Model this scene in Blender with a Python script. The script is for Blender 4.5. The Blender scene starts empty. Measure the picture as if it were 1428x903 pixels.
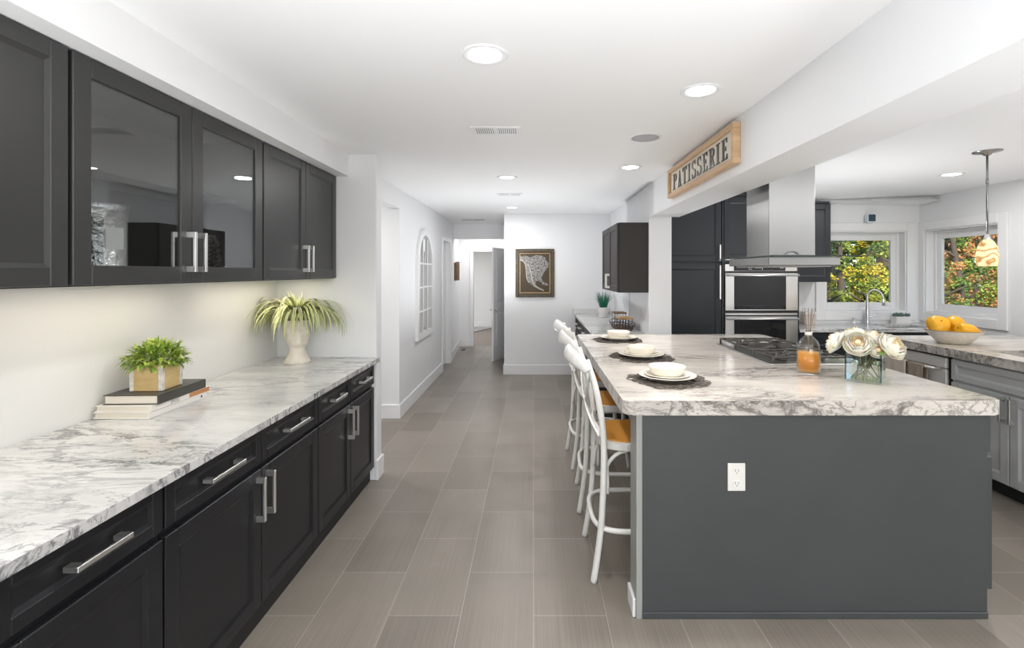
import bpy, bmesh, math, random
from mathutils import Vector, Matrix
from mathutils.geometry import tessellate_polygon
R = math.radians
PI = math.pi
random.seed(7)
S = bpy.context.scene
COL = S.collection

# ------------------------------------------------------------------ camera
cam_d = bpy.data.cameras.new('camera')
cam = bpy.data.objects.new('camera', cam_d); COL.objects.link(cam)
cam.location = (0, 0, 1.56); cam.rotation_euler = (R(90), 0, 0)
cam_d.sensor_fit = 'HORIZONTAL'; cam_d.sensor_width = 36
cam_d.lens = 36 * 670 / 1428
cam_d.shift_x = -30 / 1428; cam_d.shift_y = -72.5 / 1428
cam_d.clip_start = 0.05; cam_d.clip_end = 200
S.camera = cam
# ------------------------------------------------------------------ colour, world, sun, big lights
S.view_settings.view_transform = 'Standard'
S.view_settings.look = 'None'
S.view_settings.gamma = 1
S.view_settings.use_curve_mapping = False
S.view_settings.exposure = 0.4
S.cycles.max_bounces = 12
S.cycles.diffuse_bounces = 6
S.cycles.glossy_bounces = 4
S.cycles.transparent_max_bounces = 16
S.cycles.caustics_reflective = False
S.cycles.caustics_refractive = False
S.cycles.sample_clamp_indirect = 6
S.cycles.use_denoising = True

W = bpy.data.worlds.new('world'); S.world = W; W.use_nodes = True
wn = W.node_tree.nodes; wl = W.node_tree.links
sky = wn.new('ShaderNodeTexSky')
sky.sky_type = 'NISHITA'; sky.sun_disc = False
sky.sun_elevation = R(38); sky.sun_rotation = R(200)
wl.new(sky.outputs[0], wn['Background'].inputs[0])
wn['Background'].inputs[1].default_value = 0.22

def light(name, kind, loc, rot, energy, color=(1, 1, 1), **kw):
    d = bpy.data.lights.new(name, kind); d.energy = energy; d.color = color
    for k, v in kw.items(): setattr(d, k, v)
    o = bpy.data.objects.new(name, d); COL.objects.link(o)
    o.location = loc; o.rotation_euler = rot
    return o

light('sun', 'SUN', (0, -10, 12), (R(52), 0, R(-25)), 4.4, (1.0, .95, .86), angle=R(1.5))
# daylight through the patio doors behind the camera, and the two kitchen windows
light('patio_daylight', 'AREA', (1.4, -3.45, 1.15), (R(90), 0, 0), 50, (.97, .985, 1.0), shape='RECTANGLE', size=3.6, size_y=2.1)
# added fill lamps behind the camera, aimed up to brighten the ceiling
light('ceiling_fill', 'AREA', (-.3, -1.0, .85), (R(165), 0, 0), 78, (.95, .975, 1.0), shape='RECTANGLE', size=1.8, size_y=2.4, spread=R(125))
light('ceiling_fill_right', 'AREA', (3.0, -.6, .85), (R(165), 0, 0), 66, (.95, .975, 1.0), shape='RECTANGLE', size=2.2, size_y=2.6, spread=R(125))
for nm, p_, e in (('aisle_fill', (-.2, 5.6, .55), 80), ('kitchen_fill', (2.65, 4.35, 1.0), 48)):  # added fill spots without fixtures, lifting the ceiling over aisle and kitchen
    light(nm, 'SPOT', p_, (R(180), 0, 0), e, (.95, .975, 1.0), spot_size=R(165), spot_blend=1.0, shadow_soft_size=.1)
light('hall_fill', 'SPOT', (-.55, 6.2, 1.75), (R(86), 0, R(3)), 24, (.97, .985, 1.0), spot_size=R(75), spot_blend=1.0, shadow_soft_size=.1)  # added fill spot with no fixture, brightening the hall
DOWNLIGHT_W = 7.5
UNDERCAB_W = 1.15

# ------------------------------------------------------------------ materials
def nt(name):
    m = bpy.data.materials.new(name); m.use_nodes = True
    n = m.node_tree.nodes; l = m.node_tree.links
    return m, n, l, n['Principled BSDF']

def mat(name, col, rough=.5, metal=0.0, bump=0.0, bscale=80, spec=None, var=0.0, vscale=6, sss=0, sssr=1, bdist=.004, emis=None, estr=0, aniso=0, coat=0, stretch=None):
    m, n, l, p = nt(name)
    p.inputs['Base Color'].default_value = (*col, 1)
    p.inputs['Roughness'].default_value = rough
    p.inputs['Metallic'].default_value = metal
    if spec is not None: p.inputs['Specular IOR Level'].default_value = spec
    if coat: p.inputs['Coat Weight'].default_value = coat; p.inputs['Coat Roughness'].default_value = .1
    if sss: p.inputs['Subsurface Weight'].default_value = sss; p.inputs['Subsurface Radius'].default_value = (.02 * sssr, .015 * sssr, .01 * sssr)
    if emis: p.inputs['Emission Color'].default_value = (*emis, 1); p.inputs['Emission Strength'].default_value = estr
    tc = n.new('ShaderNodeTexCoord'); vec = tc.outputs['Object']
    if stretch:
        mp = n.new('ShaderNodeMapping'); mp.inputs['Scale'].default_value = stretch
        l.new(vec, mp.inputs['Vector']); vec = mp.outputs[0]
    if var:
        t = n.new('ShaderNodeTexNoise'); t.inputs['Scale'].default_value = vscale; t.inputs['Detail'].default_value = 5
        l.new(vec, t.inputs['Vector'])
        mr = n.new('ShaderNodeMapRange'); mr.inputs[3].default_value = 1 - var; mr.inputs[4].default_value = 1 + var
        mr.inputs[1].default_value = .3; mr.inputs[2].default_value = .7
        l.new(t.outputs['Fac'], mr.inputs[0])
        mx = n.new('ShaderNodeMix'); mx.data_type = 'RGBA'; mx.blend_type = 'MULTIPLY'; mx.inputs[0].default_value = 1
        mx.inputs[6].default_value = (*col, 1); l.new(mr.outputs[0], mx.inputs[7])
        l.new(mx.outputs[2], p.inputs['Base Color'])
    if bump:
        t = n.new('ShaderNodeTexNoise'); t.inputs['Scale'].default_value = bscale; t.inputs['Detail'].default_value = 3
        l.new(vec, t.inputs['Vector'])
        b = n.new('ShaderNodeBump'); b.inputs['Strength'].default_value = bump; b.inputs['Distance'].default_value = bdist
        l.new(t.outputs['Fac'], b.inputs['Height']); l.new(b.outputs[0], p.inputs['Normal'])
    return m

def glassy(name, tint=(.97, .98, .98), ior=1.5, rough=0.0, gl=1.0):
    m = bpy.data.materials.new(name); m.use_nodes = True
    n = m.node_tree.nodes; l = m.node_tree.links; n.remove(n['Principled BSDF'])
    tr = n.new('ShaderNodeBsdfTransparent'); tr.inputs[0].default_value = (*tint, 1)
    g = n.new('ShaderNodeBsdfGlossy'); g.inputs['Roughness'].default_value = rough; g.inputs[0].default_value = (gl, gl, gl, 1)
    f0 = ((ior - 1) / (ior + 1)) ** 2
    lw = n.new('ShaderNodeLayerWeight'); lw.inputs[0].default_value = .5
    pw = n.new('ShaderNodeMath'); pw.operation = 'POWER'; pw.inputs[1].default_value = 5; l.new(lw.outputs['Facing'], pw.inputs[0])
    f = n.new('ShaderNodeMath'); f.operation = 'MULTIPLY_ADD'; f.inputs[1].default_value = 1 - f0; f.inputs[2].default_value = f0; l.new(pw.outputs[0], f.inputs[0])
    mx = n.new('ShaderNodeMixShader'); l.new(f.outputs[0], mx.inputs[0]); l.new(tr.outputs[0], mx.inputs[1]); l.new(g.outputs[0], mx.inputs[2])
    l.new(mx.outputs[0], n['Material Output'].inputs[0])
    return m

def marble(name, base, mid, dark, mottle=.5, rot=.5, veiny=0.0):
    m, n, l, p = nt(name)
    geo = n.new('ShaderNodeNewGeometry')
    mp = n.new('ShaderNodeMapping'); mp.inputs['Rotation'].default_value = (0, 0, rot); mp.inputs['Scale'].default_value = (.75, 2.2, 1.6)
    l.new(geo.outputs['Position'], mp.inputs['Vector'])
    wv = n.new('ShaderNodeTexNoise'); wv.inputs['Scale'].default_value = 1.6; wv.inputs['Detail'].default_value = 4
    l.new(mp.outputs[0], wv.inputs['Vector'])
    off = n.new('ShaderNodeVectorMath'); off.operation = 'MULTIPLY_ADD'; off.inputs[1].default_value = (.55, .55, .55)
    l.new(wv.outputs['Color'], off.inputs[0]); l.new(mp.outputs[0], off.inputs[2])
    def noise(sc, det, rg, dist=0):
        t = n.new('ShaderNodeTexNoise'); t.inputs['Scale'].default_value = sc; t.inputs['Detail'].default_value = det
        t.inputs['Roughness'].default_value = rg; t.inputs['Distortion'].default_value = dist
        l.new(off.outputs[0], t.inputs['Vector']); return t.outputs['Fac']
    def ramp(src, *stops):
        r = n.new('ShaderNodeValToRGB'); e = r.color_ramp.elements
        e[0].position = stops[0][0]; e[0].color = (*[stops[0][1]] * 3, 1)
        e[1].position = stops[-1][0]; e[1].color = (*[stops[-1][1]] * 3, 1)
        for s in stops[1:-1]:
            k = e.new(s[0]); k.color = (*[s[1]] * 3, 1)
        l.new(src, r.inputs[0]); return r.outputs[0]
    def mul(a, b):
        q = n.new('ShaderNodeMath'); q.operation = 'MULTIPLY'; l.new(a, q.inputs[0]); l.new(b, q.inputs[1]); return q.outputs[0]
    def mix(fac, a, b):
        q = n.new('ShaderNodeMix'); q.data_type = 'RGBA'; l.new(fac, q.inputs[0])
        if isinstance(a, tuple): q.inputs[6].default_value = (*a, 1)
        else: l.new(a, q.inputs[6])
        q.inputs[7].default_value = (*b, 1); return q.outputs[2]
    cloud = ramp(noise(1.7, 9, .62), (.42, 0), (.70, mottle))
    c = mix(cloud, base, mid)
    mask = ramp(noise(1.15, 4, .55), (.47 - veiny, .04 + veiny), (.62 - veiny, 1))
    vein = ramp(noise(2.1, 10, .66, .3), (.462, 0), (.5, .9), (.53, 0))
    c = mix(mul(vein, mask), c, dark)
    v2 = ramp(noise(5.0, 9, .70, .4), (.475, 0), (.5, .75), (.525, 0))
    c = mix(mul(v2, mask), c, dark)
    v3 = ramp(noise(3.4, 9, .68, .5), (.488, 0), (.5, .38), (.512, 0))
    c = mix(v3, c, mid)
    spk = ramp(noise(14, 8, .8), (.54, 0), (.70, .8))
    c = mix(mul(spk, mask), c, mid)
    l.new(c, p.inputs['Base Color'])
    p.inputs['Roughness'].default_value = .14
    return m

def edges_of(o, m):
    o.data.materials.append(m)
    for q in o.data.polygons:
        if abs(q.normal.z) < .5: q.material_index = 1
    return o

def tilefloor(name):
    m, n, l, p = nt(name)
    geo = n.new('ShaderNodeNewGeometry'); sp = n.new('ShaderNodeSeparateXYZ'); l.new(geo.outputs['Position'], sp.inputs[0])
    def add(src, k):
        q = n.new('ShaderNodeMath'); q.operation = 'ADD'; q.inputs[1].default_value = k; l.new(src, q.inputs[0]); return q.outputs[0]
    cb = n.new('ShaderNodeCombineXYZ')
    l.new(add(sp.outputs['Y'], .026 + 20 * .631), cb.inputs[0]); l.new(add(sp.outputs['X'], 20 * .3305), cb.inputs[1])
    br = n.new('ShaderNodeTexBrick'); br.offset = .5; br.offset_frequency = 2; br.squash = 1
    br.inputs['Scale'].default_value = 1; br.inputs['Brick Width'].default_value = .631; br.inputs['Row Height'].default_value = .3305
    br.inputs['Mortar Size'].default_value = .0017; br.inputs['Mortar Smooth'].default_value = .1; br.inputs['Bias'].default_value = 0
    br.inputs['Color1'].default_value = (.185, .160, .134, 1); br.inputs['Color2'].default_value = (.255, .224, .191, 1)
    br.inputs['Mortar'].default_value = (.36, .33, .29, 1)
    l.new(cb.outputs[0], br.inputs['Vector'])
    mp = n.new('ShaderNodeMapping'); mp.inputs['Scale'].default_value = (1.2, 190, 1)
    l.new(cb.outputs[0], mp.inputs[0])
    t = n.new('ShaderNodeTexNoise'); t.inputs['Scale'].default_value = 1; t.inputs['Detail'].default_value = 4; l.new(mp.outputs[0], t.inputs['Vector'])
    t2 = n.new('ShaderNodeTexNoise'); t2.inputs['Scale'].default_value = 3; t2.inputs['Detail'].default_value = 3; l.new(geo.outputs['Position'], t2.inputs['Vector'])
    def mr(src, lo, hi):
        q = n.new('ShaderNodeMapRange'); q.inputs[1].default_value = .3; q.inputs[2].default_value = .7; q.inputs[3].default_value = lo; q.inputs[4].default_value = hi
        l.new(src, q.inputs[0]); return q.outputs[0]
    def mulc(a, b):
        q = n.new('ShaderNodeMix'); q.data_type = 'RGBA'; q.blend_type = 'MULTIPLY'; q.inputs[0].default_value = 1
        l.new(a, q.inputs[6]); l.new(b, q.inputs[7]); return q.outputs[2]
    c = mulc(mulc(br.outputs['Color'], mr(t.outputs['Fac'], .86, 1.14)), mr(t2.outputs['Fac'], .94, 1.06))
    l.new(c, p.inputs['Base Color'])
    l.new(mr(t.outputs['Fac'], .28, .42), p.inputs['Roughness'])
    b = n.new('ShaderNodeBump'); b.inputs['Strength'].default_value = .35; b.inputs['Distance'].default_value = .002; b.invert = True
    l.new(br.outputs['Fac'], b.inputs['Height']); l.new(b.outputs[0], p.inputs['Normal'])
    return m

def wood(name, c1, c2, scale=(1, 14, 14), rough=.5):
    m, n, l, p = nt(name)
    tc = n.new('ShaderNodeTexCoord'); mp = n.new('ShaderNodeMapping'); mp.inputs['Scale'].default_value = scale
    l.new(tc.outputs['Object'], mp.inputs[0])
    t = n.new('ShaderNodeTexNoise'); t.inputs['Scale'].default_value = 3; t.inputs['Detail'].default_value = 6; t.inputs['Distortion'].default_value = .6
    l.new(mp.outputs[0], t.inputs['Vector'])
    r = n.new('ShaderNodeValToRGB'); r.color_ramp.elements[0].position = .3; r.color_ramp.elements[0].color = (*c1, 1)
    r.color_ramp.elements[1].position = .7; r.color_ramp.elements[1].color = (*c2, 1)
    l.new(t.outputs['Fac'], r.inputs[0]); l.new(r.outputs[0], p.inputs['Base Color']); p.inputs['Roughness'].default_value = rough
    return m

def rattan(name):
    m, n, l, p = nt(name)
    tc = n.new('ShaderNodeTexCoord')
    outs = []
    for ax in ('X', 'Y'):
        w = n.new('ShaderNodeTexWave'); w.bands_direction = ax; w.inputs['Scale'].default_value = 45
        l.new(tc.outputs['Object'], w.inputs['Vector']); outs.append(w.outputs['Fac'])
    q = n.new('ShaderNodeMath'); q.operation = 'MULTIPLY'; l.new(outs[0], q.inputs[0]); l.new(outs[1], q.inputs[1])
    r = n.new('ShaderNodeValToRGB'); r.color_ramp.elements[0].color = (.55, .22, .02, 1); r.color_ramp.elements[1].color = (.86, .42, .06, 1)
    l.new(q.outputs[0], r.inputs[0]); l.new(r.outputs[0], p.inputs['Base Color']); p.inputs['Roughness'].default_value = .55
    b = n.new('ShaderNodeBump'); b.inputs['Strength'].default_value = .3; b.inputs['Distance'].default_value = .002
    l.new(q.outputs[0], b.inputs['Height']); l.new(b.outputs[0], p.inputs['Normal'])
    return m

def swirl(name):
    m, n, l, p = nt(name)
    tc = n.new('ShaderNodeTexCoord')
    w = n.new('ShaderNodeTexWave'); w.bands_direction = 'DIAGONAL'; w.inputs['Scale'].default_value = 5; w.inputs['Distortion'].default_value = 16
    w.inputs['Detail'].default_value = 2; w.inputs['Detail Scale'].default_value = 1.2
    l.new(tc.outputs['Object'], w.inputs['Vector'])
    r = n.new('ShaderNodeValToRGB'); e = r.color_ramp.elements
    e[0].position = 0.0; e[0].color = (.50, .24, .08, 1); e[1].position = .22; e[1].color = (.86, .58, .26, 1)
    k = e.new(.6); k.color = (.90, .72, .42, 1)
    l.new(w.outputs['Fac'], r.inputs[0]); l.new(r.outputs[0], p.inputs['Base Color']); p.inputs['Roughness'].default_value = .2
    l.new(r.outputs[0], p.inputs['Emission Color']); p.inputs['Emission Strength'].default_value = .5
    return m

WALL = mat('wall_paint', (.78, .785, .80), .55, bump=.04, bscale=220)
BACKSPL = mat('backsplash_paint', (.74, .735, .72), .35)
CEIL = mat('ceiling_paint', (.86, .86, .865), .7, bump=.05, bscale=150)
TRIM = mat('white_trim_paint', (.80, .80, .81), .35)
FLOOR = tilefloor('floor_tile')
WOODFLOOR = wood('far_room_floor_wood', (.13, .10, .075), (.19, .15, .115), (14, 1, 1), .35)
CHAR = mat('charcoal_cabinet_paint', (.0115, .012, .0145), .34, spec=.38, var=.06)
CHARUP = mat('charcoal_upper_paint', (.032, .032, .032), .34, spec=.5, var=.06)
SLATE = mat('slate_cabinet_paint', (.022, .025, .030), .36, spec=.38, var=.05)
GREY = mat('grey_cabinet_paint', (.42, .425, .43), .34, var=.04)
ISLE = mat('island_grey_paint', (.049, .053, .0555), .42, var=.05, vscale=3)
BROWNCAB = mat('dark_brown_cabinet', (.027, .024, .022), .5, spec=.3, var=.1, vscale=10, stretch=(8, 8, .6))
DARK = mat('toe_kick_black', (.012, .012, .013), .6)  # one even near-black for all toe kicks
STEEL = mat('brushed_steel', (.62, .61, .60), .28, 1.0, bump=.03, bscale=60, stretch=(1, 1, 40))
STEELH = mat('brushed_steel_hood', (.37, .366, .362), .25, 1.0, bump=.03, bscale=40, stretch=(30, 30, .5))
STEELD = mat('light_brushed_steel', (.74, .72, .70), .5, .4, bump=.03, bscale=60, stretch=(1, 40, 1))
NICKEL = mat('satin_nickel', (.84, .83, .81), .38, 1.0)
CHROME = mat('chrome', (.75, .75, .76), .1, 1.0)
BLACKGL = mat('black_oven_glass', (.010, .010, .012), .05, spec=.4)
BLACK = mat('black_plastic', (.02, .02, .02), .4)
IRON = mat('cast_iron', (.075, .066, .058), .36, bump=.1, bscale=200)
MARBLE = marble('white_grey_granite', (.70, .695, .685), (.36, .355, .355), (.10, .10, .105), .55, .5)
MARBLEI = marble('warm_white_granite', (.71, .655, .59), (.38, .345, .32), (.09, .08, .08), .65, .25)
MEDGE = marble('grey_granite_edge_shaded', (.62, .61, .60), (.30, .29, .29), (.10, .10, .105), .85, .9, .13)  # darker base paints shade onto the counter edge; the denser veins are stone
MEDGEI = marble('warm_granite_edge_shaded', (.62, .58, .54), (.30, .275, .26), (.12, .11, .10), .85, .6, .13)  # island and peninsula edge: shade painted in by darker base, plus real veining
WHITEP = mat('white_stool_paint', (.78, .77, .75), .32)
RATTAN = rattan('golden_rattan')
CREAM = mat('cream_porcelain', (.82, .77, .68), .18, coat=.3)
WICK = mat('dark_wicker', (.075, .06, .05), .6)
GLASS = glassy('clear_glass', (.96, .98, .98))
CABGL = glassy('smoked_cabinet_glass', (.80, .82, .82), 2.1)
WINGL = glassy('window_glass', (.98, .99, .99), 1.3)
HOODGL = glassy('hood_glass', (.80, .86, .84), 1.5)
DISC = mat('lamp_diffuser', (1, 1, 1), .5, emis=(1, .98, .95), estr=9)
LEDM = mat('led_strip', (1, 1, 1), .5, emis=(1, .9, .72), estr=4)
PLASTW = mat('white_plastic', (.72, .71, .68), .35)
PLASTG = mat('grey_grille', (.42, .42, .43), .6)
PINE = wood('pine_frame_wood', (.50, .32, .18), (.66, .46, .28), (1, 1.2, 10), .5)
SIGNW = mat('sign_board_cream', (.72, .67, .58), .55)
GALV = mat('galvanised_letters', (.12, .118, .11), .28, .8, bump=.15, bscale=40, var=.3, vscale=12)
BRASS = mat('bronze_panel', (.16, .115, .06), .5, .4, bump=.5, bscale=60, var=.35, vscale=25)
BRONZE = mat('bronze_frame', (.085, .070, .048), .5, .4, bump=.4, bscale=90, var=.35, vscale=30)
SILVREL = mat('silver_relief', (.22, .215, .205), .5, .4, bump=1.0, bscale=55, var=.95, vscale=45)
RIDGE = mat('pale_relief_ridge', (.55, .52, .46), .5, .3, bump=1.0, bscale=70)
DARKSEA = mat('dark_patina', (.06, .042, .022), .5, .3, bump=.3, bscale=70)
MIRROR = mat('mirror_glass', (.86, .87, .87), .02, 1.0)
LEAF1 = mat('leaf_bright_green', (.34, .46, .07), .5)
LEAF2 = mat('leaf_green', (.15, .27, .04), .5)
LEAF3 = mat('leaf_yellow_green', (.42, .50, .12), .5)
LCREAM = mat('leaf_cream_edge', (.70, .68, .42), .5)
LMID = mat('leaf_striped_green', (.24, .30, .08), .5)
TEAL = mat('grass_emerald', (.012, .22, .12), .5)
TEAL2 = mat('grass_emerald_dark', (.008, .10, .06), .5)
SAGE = mat('succulent_sage', (.16, .26, .22), .6)
SOIL = mat('soil', (.04, .03, .02), .9)
CERAM = mat('stone_white_ceramic', (.70, .65, .57), .55, bump=.12, bscale=50, var=.08, vscale=20)
POTW = mat('white_pot', (.78, .76, .74), .4)
WOODBOX = wood('pale_wood_box', (.52, .36, .15), (.68, .50, .24), (2, 2, 8), .6)
WASHED = mat('whitewashed_wood', (.62, .58, .52), .7, var=.2, vscale=40)
PAGES = mat('book_pages', (.74, .69, .60), .8, bump=.3, bscale=60, stretch=(1, 1, 40))
BOOKD = mat('dark_book_cover', (.05, .048, .042), .35)
BOOKW = mat('white_book_cover', (.76, .73, .68), .4)
BOOKO = mat('orange_book_band', (.50, .22, .08), .45)
INK = mat('dark_ink', (.05, .05, .06), .5)
GREYINK = mat('grey_ink', (.22, .22, .23), .5)
HAMMER = mat('hammered_silver', (.85, .85, .85), .22, 1.0, bump=1.0, bscale=40, bdist=.012)
DRIED = mat('dried_flowers', (.40, .34, .28), .9, var=.4, vscale=60)
ROSEM = mat('rose_petal_cream', (.95, .90, .80), .7, sss=.7, sssr=2.5)
ROSEC = mat('rose_petal_peach', (.95, .80, .56), .7, sss=.7, sssr=2.5)
STEMG = mat('rose_stem', (.10, .15, .05), .5)
LIQ = mat('amber_liquid', (.78, .36, .08), .15, sss=.2)
LIQ2 = glassy('amber_glass', (.95, .80, .55))
REED = mat('reed_stick', (.20, .155, .12), .7)
COPPER = mat('copper_collar', (.55, .28, .16), .35, .6)
FRUIT = mat('yellow_fruit_skin', (.76, .39, .014), .32, bump=.05, bscale=40, var=.12, vscale=12)
BOWLC = mat('speckled_stoneware', (.66, .63, .57), .4, var=.1, vscale=60)
BOWLR = mat('brown_rim_glaze', (.32, .23, .16), .4)
TOWEL = mat('beige_linen', (.56, .50, .43), .9, bump=.4, bscale=250)
TOWEL2 = mat('taupe_linen', (.30, .25, .20), .9, bump=.4, bscale=250)
WIRE = mat('dark_wire', (.05, .042, .035), .45, .5)
ACACIA = wood('acacia_wood', (.42, .22, .08), (.62, .36, .14), (8, 1, 1), .45)
WALNUT = wood('walnut_wood', (.12, .06, .03), (.20, .11, .05), (1, 1, 6), .5)
BLUSH = mat('blush_candle', (.58, .50, .46), .5)
SWIRL = swirl('amber_swirl_glass')
BLUEB = mat('camera_blue_black', (.02, .06, .09), .15)
BLUEW = mat('camera_white', (.70, .78, .82), .35)
RUGM = mat('rug_stripe', (.50, .48, .45), .95, var=.4, vscale=8, stretch=(1, 12, 1))
GRASSO = mat('lawn', (.10, .16, .04), .9, var=.3, vscale=2)
BARK = mat('bark', (.10, .075, .055), .9, bump=.6, bscale=20)
FG1 = mat('foliage_green', (.13, .22, .035), .6); FG2 = mat('foliage_dark', (.05, .10, .025), .6)
FY1 = mat('foliage_yellow', (.62, .48, .03), .6); FL1 = mat('foliage_lime', (.34, .40, .06), .6)
FO1 = mat('foliage_orange', (.55, .24, .09), .6); FR1 = mat('foliage_rust', (.40, .20, .09), .6)

# ------------------------------------------------------------------ object helpers
ORIG = {}
def thing(name, label, cat, loc=(0, 0, 0), rotz=0, group=None, local=False, kind=None):
    o = bpy.data.objects.new(name, None); COL.objects.link(o)
    o.empty_display_size = .05
    o.location = loc; o.rotation_euler = (0, 0, rotz)
    if label: o['label'] = label
    if cat: o['category'] = cat
    if group: o['group'] = group
    if kind: o['kind'] = kind
    ORIG[o.name] = Vector((0, 0, 0)) if local else Vector(loc)
    return o

def obj(name, bm, mats, parent=None, smooth=None):
    if not isinstance(mats, (list, tuple)): mats = [mats]
    if parent is not None:
        off = ORIG.get(parent.name, Vector((0, 0, 0)))
        if off.length: bmesh.ops.translate(bm, verts=bm.verts, vec=-off)
    bmesh.ops.recalc_face_normals(bm, faces=bm.faces)
    me = bpy.data.meshes.new(name); bm.to_mesh(me); bm.free()
    for m in mats: me.materials.append(m)
    o = bpy.data.objects.new(name, me); COL.objects.link(o)
    if parent is not None:
        o.parent = parent
        ORIG[o.name] = ORIG.get(parent.name, Vector((0, 0, 0)))
    return o

def tag(o, label, cat, group=None):
    o['label'] = label; o['category'] = cat
    if group: o['group'] = group
    return o

def center_origin(o):
    """move a top-level mesh's origin to its base centre"""
    vs = [v.co for v in o.data.vertices]
    c = Vector(((min(v.x for v in vs) + max(v.x for v in vs)) / 2, (min(v.y for v in vs) + max(v.y for v in vs)) / 2, min(v.z for v in vs)))
    o.data.transform(Matrix.Translation(-c)); o.location = c
    return o

def struct(name, bm, m):
    o = obj(name, bm, m); o['kind'] = 'structure'; return o

def dup(root, loc, rotz=None, label=None):
    r = root.copy(); COL.objects.link(r); r.location = loc
    if rotz is not None: r.rotation_euler = (0, 0, rotz)
    if label: r['label'] = label
    for ch in list(root.children):
        c = ch.copy(); COL.objects.link(c); c.parent = r
        for g in ch.children:
            d = g.copy(); COL.objects.link(d); d.parent = c
    return r

def B(): return bmesh.new()

def box(bm, x0, x1, y0, y1, z0, z1, bev=0, mi=0, f=None, seg=1):
    co = [(x, y, z) for x in (x0, x1) for y in (y0, y1) for z in (z0, z1)]
    if f: co = [f(*c) for c in co]
    v = [bm.verts.new(c) for c in co]
    fs = [bm.faces.new([v[i] for i in q]) for q in ((0, 1, 3, 2), (4, 6, 7, 5), (0, 4, 5, 1), (2, 3, 7, 6), (0, 2, 6, 4), (1, 5, 7, 3))]
    for q in fs: q.material_index = mi
    if bev:
        es = list({e for q in fs for e in q.edges})
        r = bmesh.ops.bevel(bm, geom=es, offset=bev, segments=seg, affect='EDGES', profile=.5, clamp_overlap=True)
        for q in r['faces']: q.material_index = mi
    return bm

def prism(bm, pts, z0, z1, f=None, mi=0, bev=0):
    """extrude a 2D polygon between z0 and z1; f maps (u,v,w)"""
    f = f or (lambda a, b, c: (a, b, c))
    a = [bm.verts.new(f(p[0], p[1], z0)) for p in pts]
    b = [bm.verts.new(f(p[0], p[1], z1)) for p in pts]
    n = len(pts)
    fs = [bm.faces.new(a[::-1]), bm.faces.new(b)]
    for i in range(n): fs.append(bm.faces.new([a[i], a[(i + 1) % n], b[(i + 1) % n], b[i]]))
    for q in fs: q.material_index = mi
    if bev:
        es = list(fs[0].edges) + list(fs[1].edges)
        r = bmesh.ops.bevel(bm, geom=es, offset=bev, segments=2, affect='EDGES', profile=.5)
        for q in r['faces']: q.material_index = mi
    return bm

def rrect(x0, x1, y0, y1, r, n=6):
    pts = []
    for cx, cy, a0 in ((x1 - r, y1 - r, 0), (x0 + r, y1 - r, 90), (x0 + r, y0 + r, 180), (x1 - r, y0 + r, 270)):
        for k in range(n + 1):
            a = R(a0 + 90 * k / n); pts.append((cx + r * math.cos(a), cy + r * math.sin(a)))
    return pts

def lathe(bm, prof, c=(0, 0, 0), segs=32, mi=0, disp=None, f=None):
    rings = []
    for r, z in prof:
        ring = []
        if r < 1e-6:
            p = (c[0], c[1], c[2] + z)
            ring = [bm.verts.new(f(p) if f else p)]
        else:
            for i in range(segs):
                a = 2 * PI * i / segs
                rr = r + (disp(a, z) if disp else 0)
                p = (c[0] + rr * math.cos(a), c[1] + rr * math.sin(a), c[2] + z)
                ring.append(bm.verts.new(f(p) if f else p))
        rings.append(ring)
    for A, Bq in zip(rings, rings[1:]):
        for i in range(segs):
            j = (i + 1) % segs
            if len(A) == 1 and len(Bq) == 1: continue
            if len(A) == 1: q = [A[0], Bq[j], Bq[i]]
            elif len(Bq) == 1: q = [A[i], A[j], Bq[0]]
            else: q = [A[i], A[j], Bq[j], Bq[i]]
            fc = bm.faces.new(q); fc.smooth = True; fc.material_index = mi
    return bm

def smooth_path(pts, n=6, closed=False):
    P = [Vector(p) for p in pts]; out = []
    N = len(P)
    for i in range(N if closed else N - 1):
        p0 = P[(i - 1) % N] if closed or i > 0 else P[0] * 2 - P[1]
        p1 = P[i]; p2 = P[(i + 1) % N]
        p3 = P[(i + 2) % N] if closed or i + 2 < N else P[-1] * 2 - P[-2]
        for k in range(n):
            t = k / n
            out.append(.5 * ((2 * p1) + (p2 - p0) * t + (2 * p0 - 5 * p1 + 4 * p2 - p3) * t * t + (3 * p1 - p0 - 3 * p2 + p3) * t ** 3))
    if not closed: out.append(P[-1])
    return out

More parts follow.
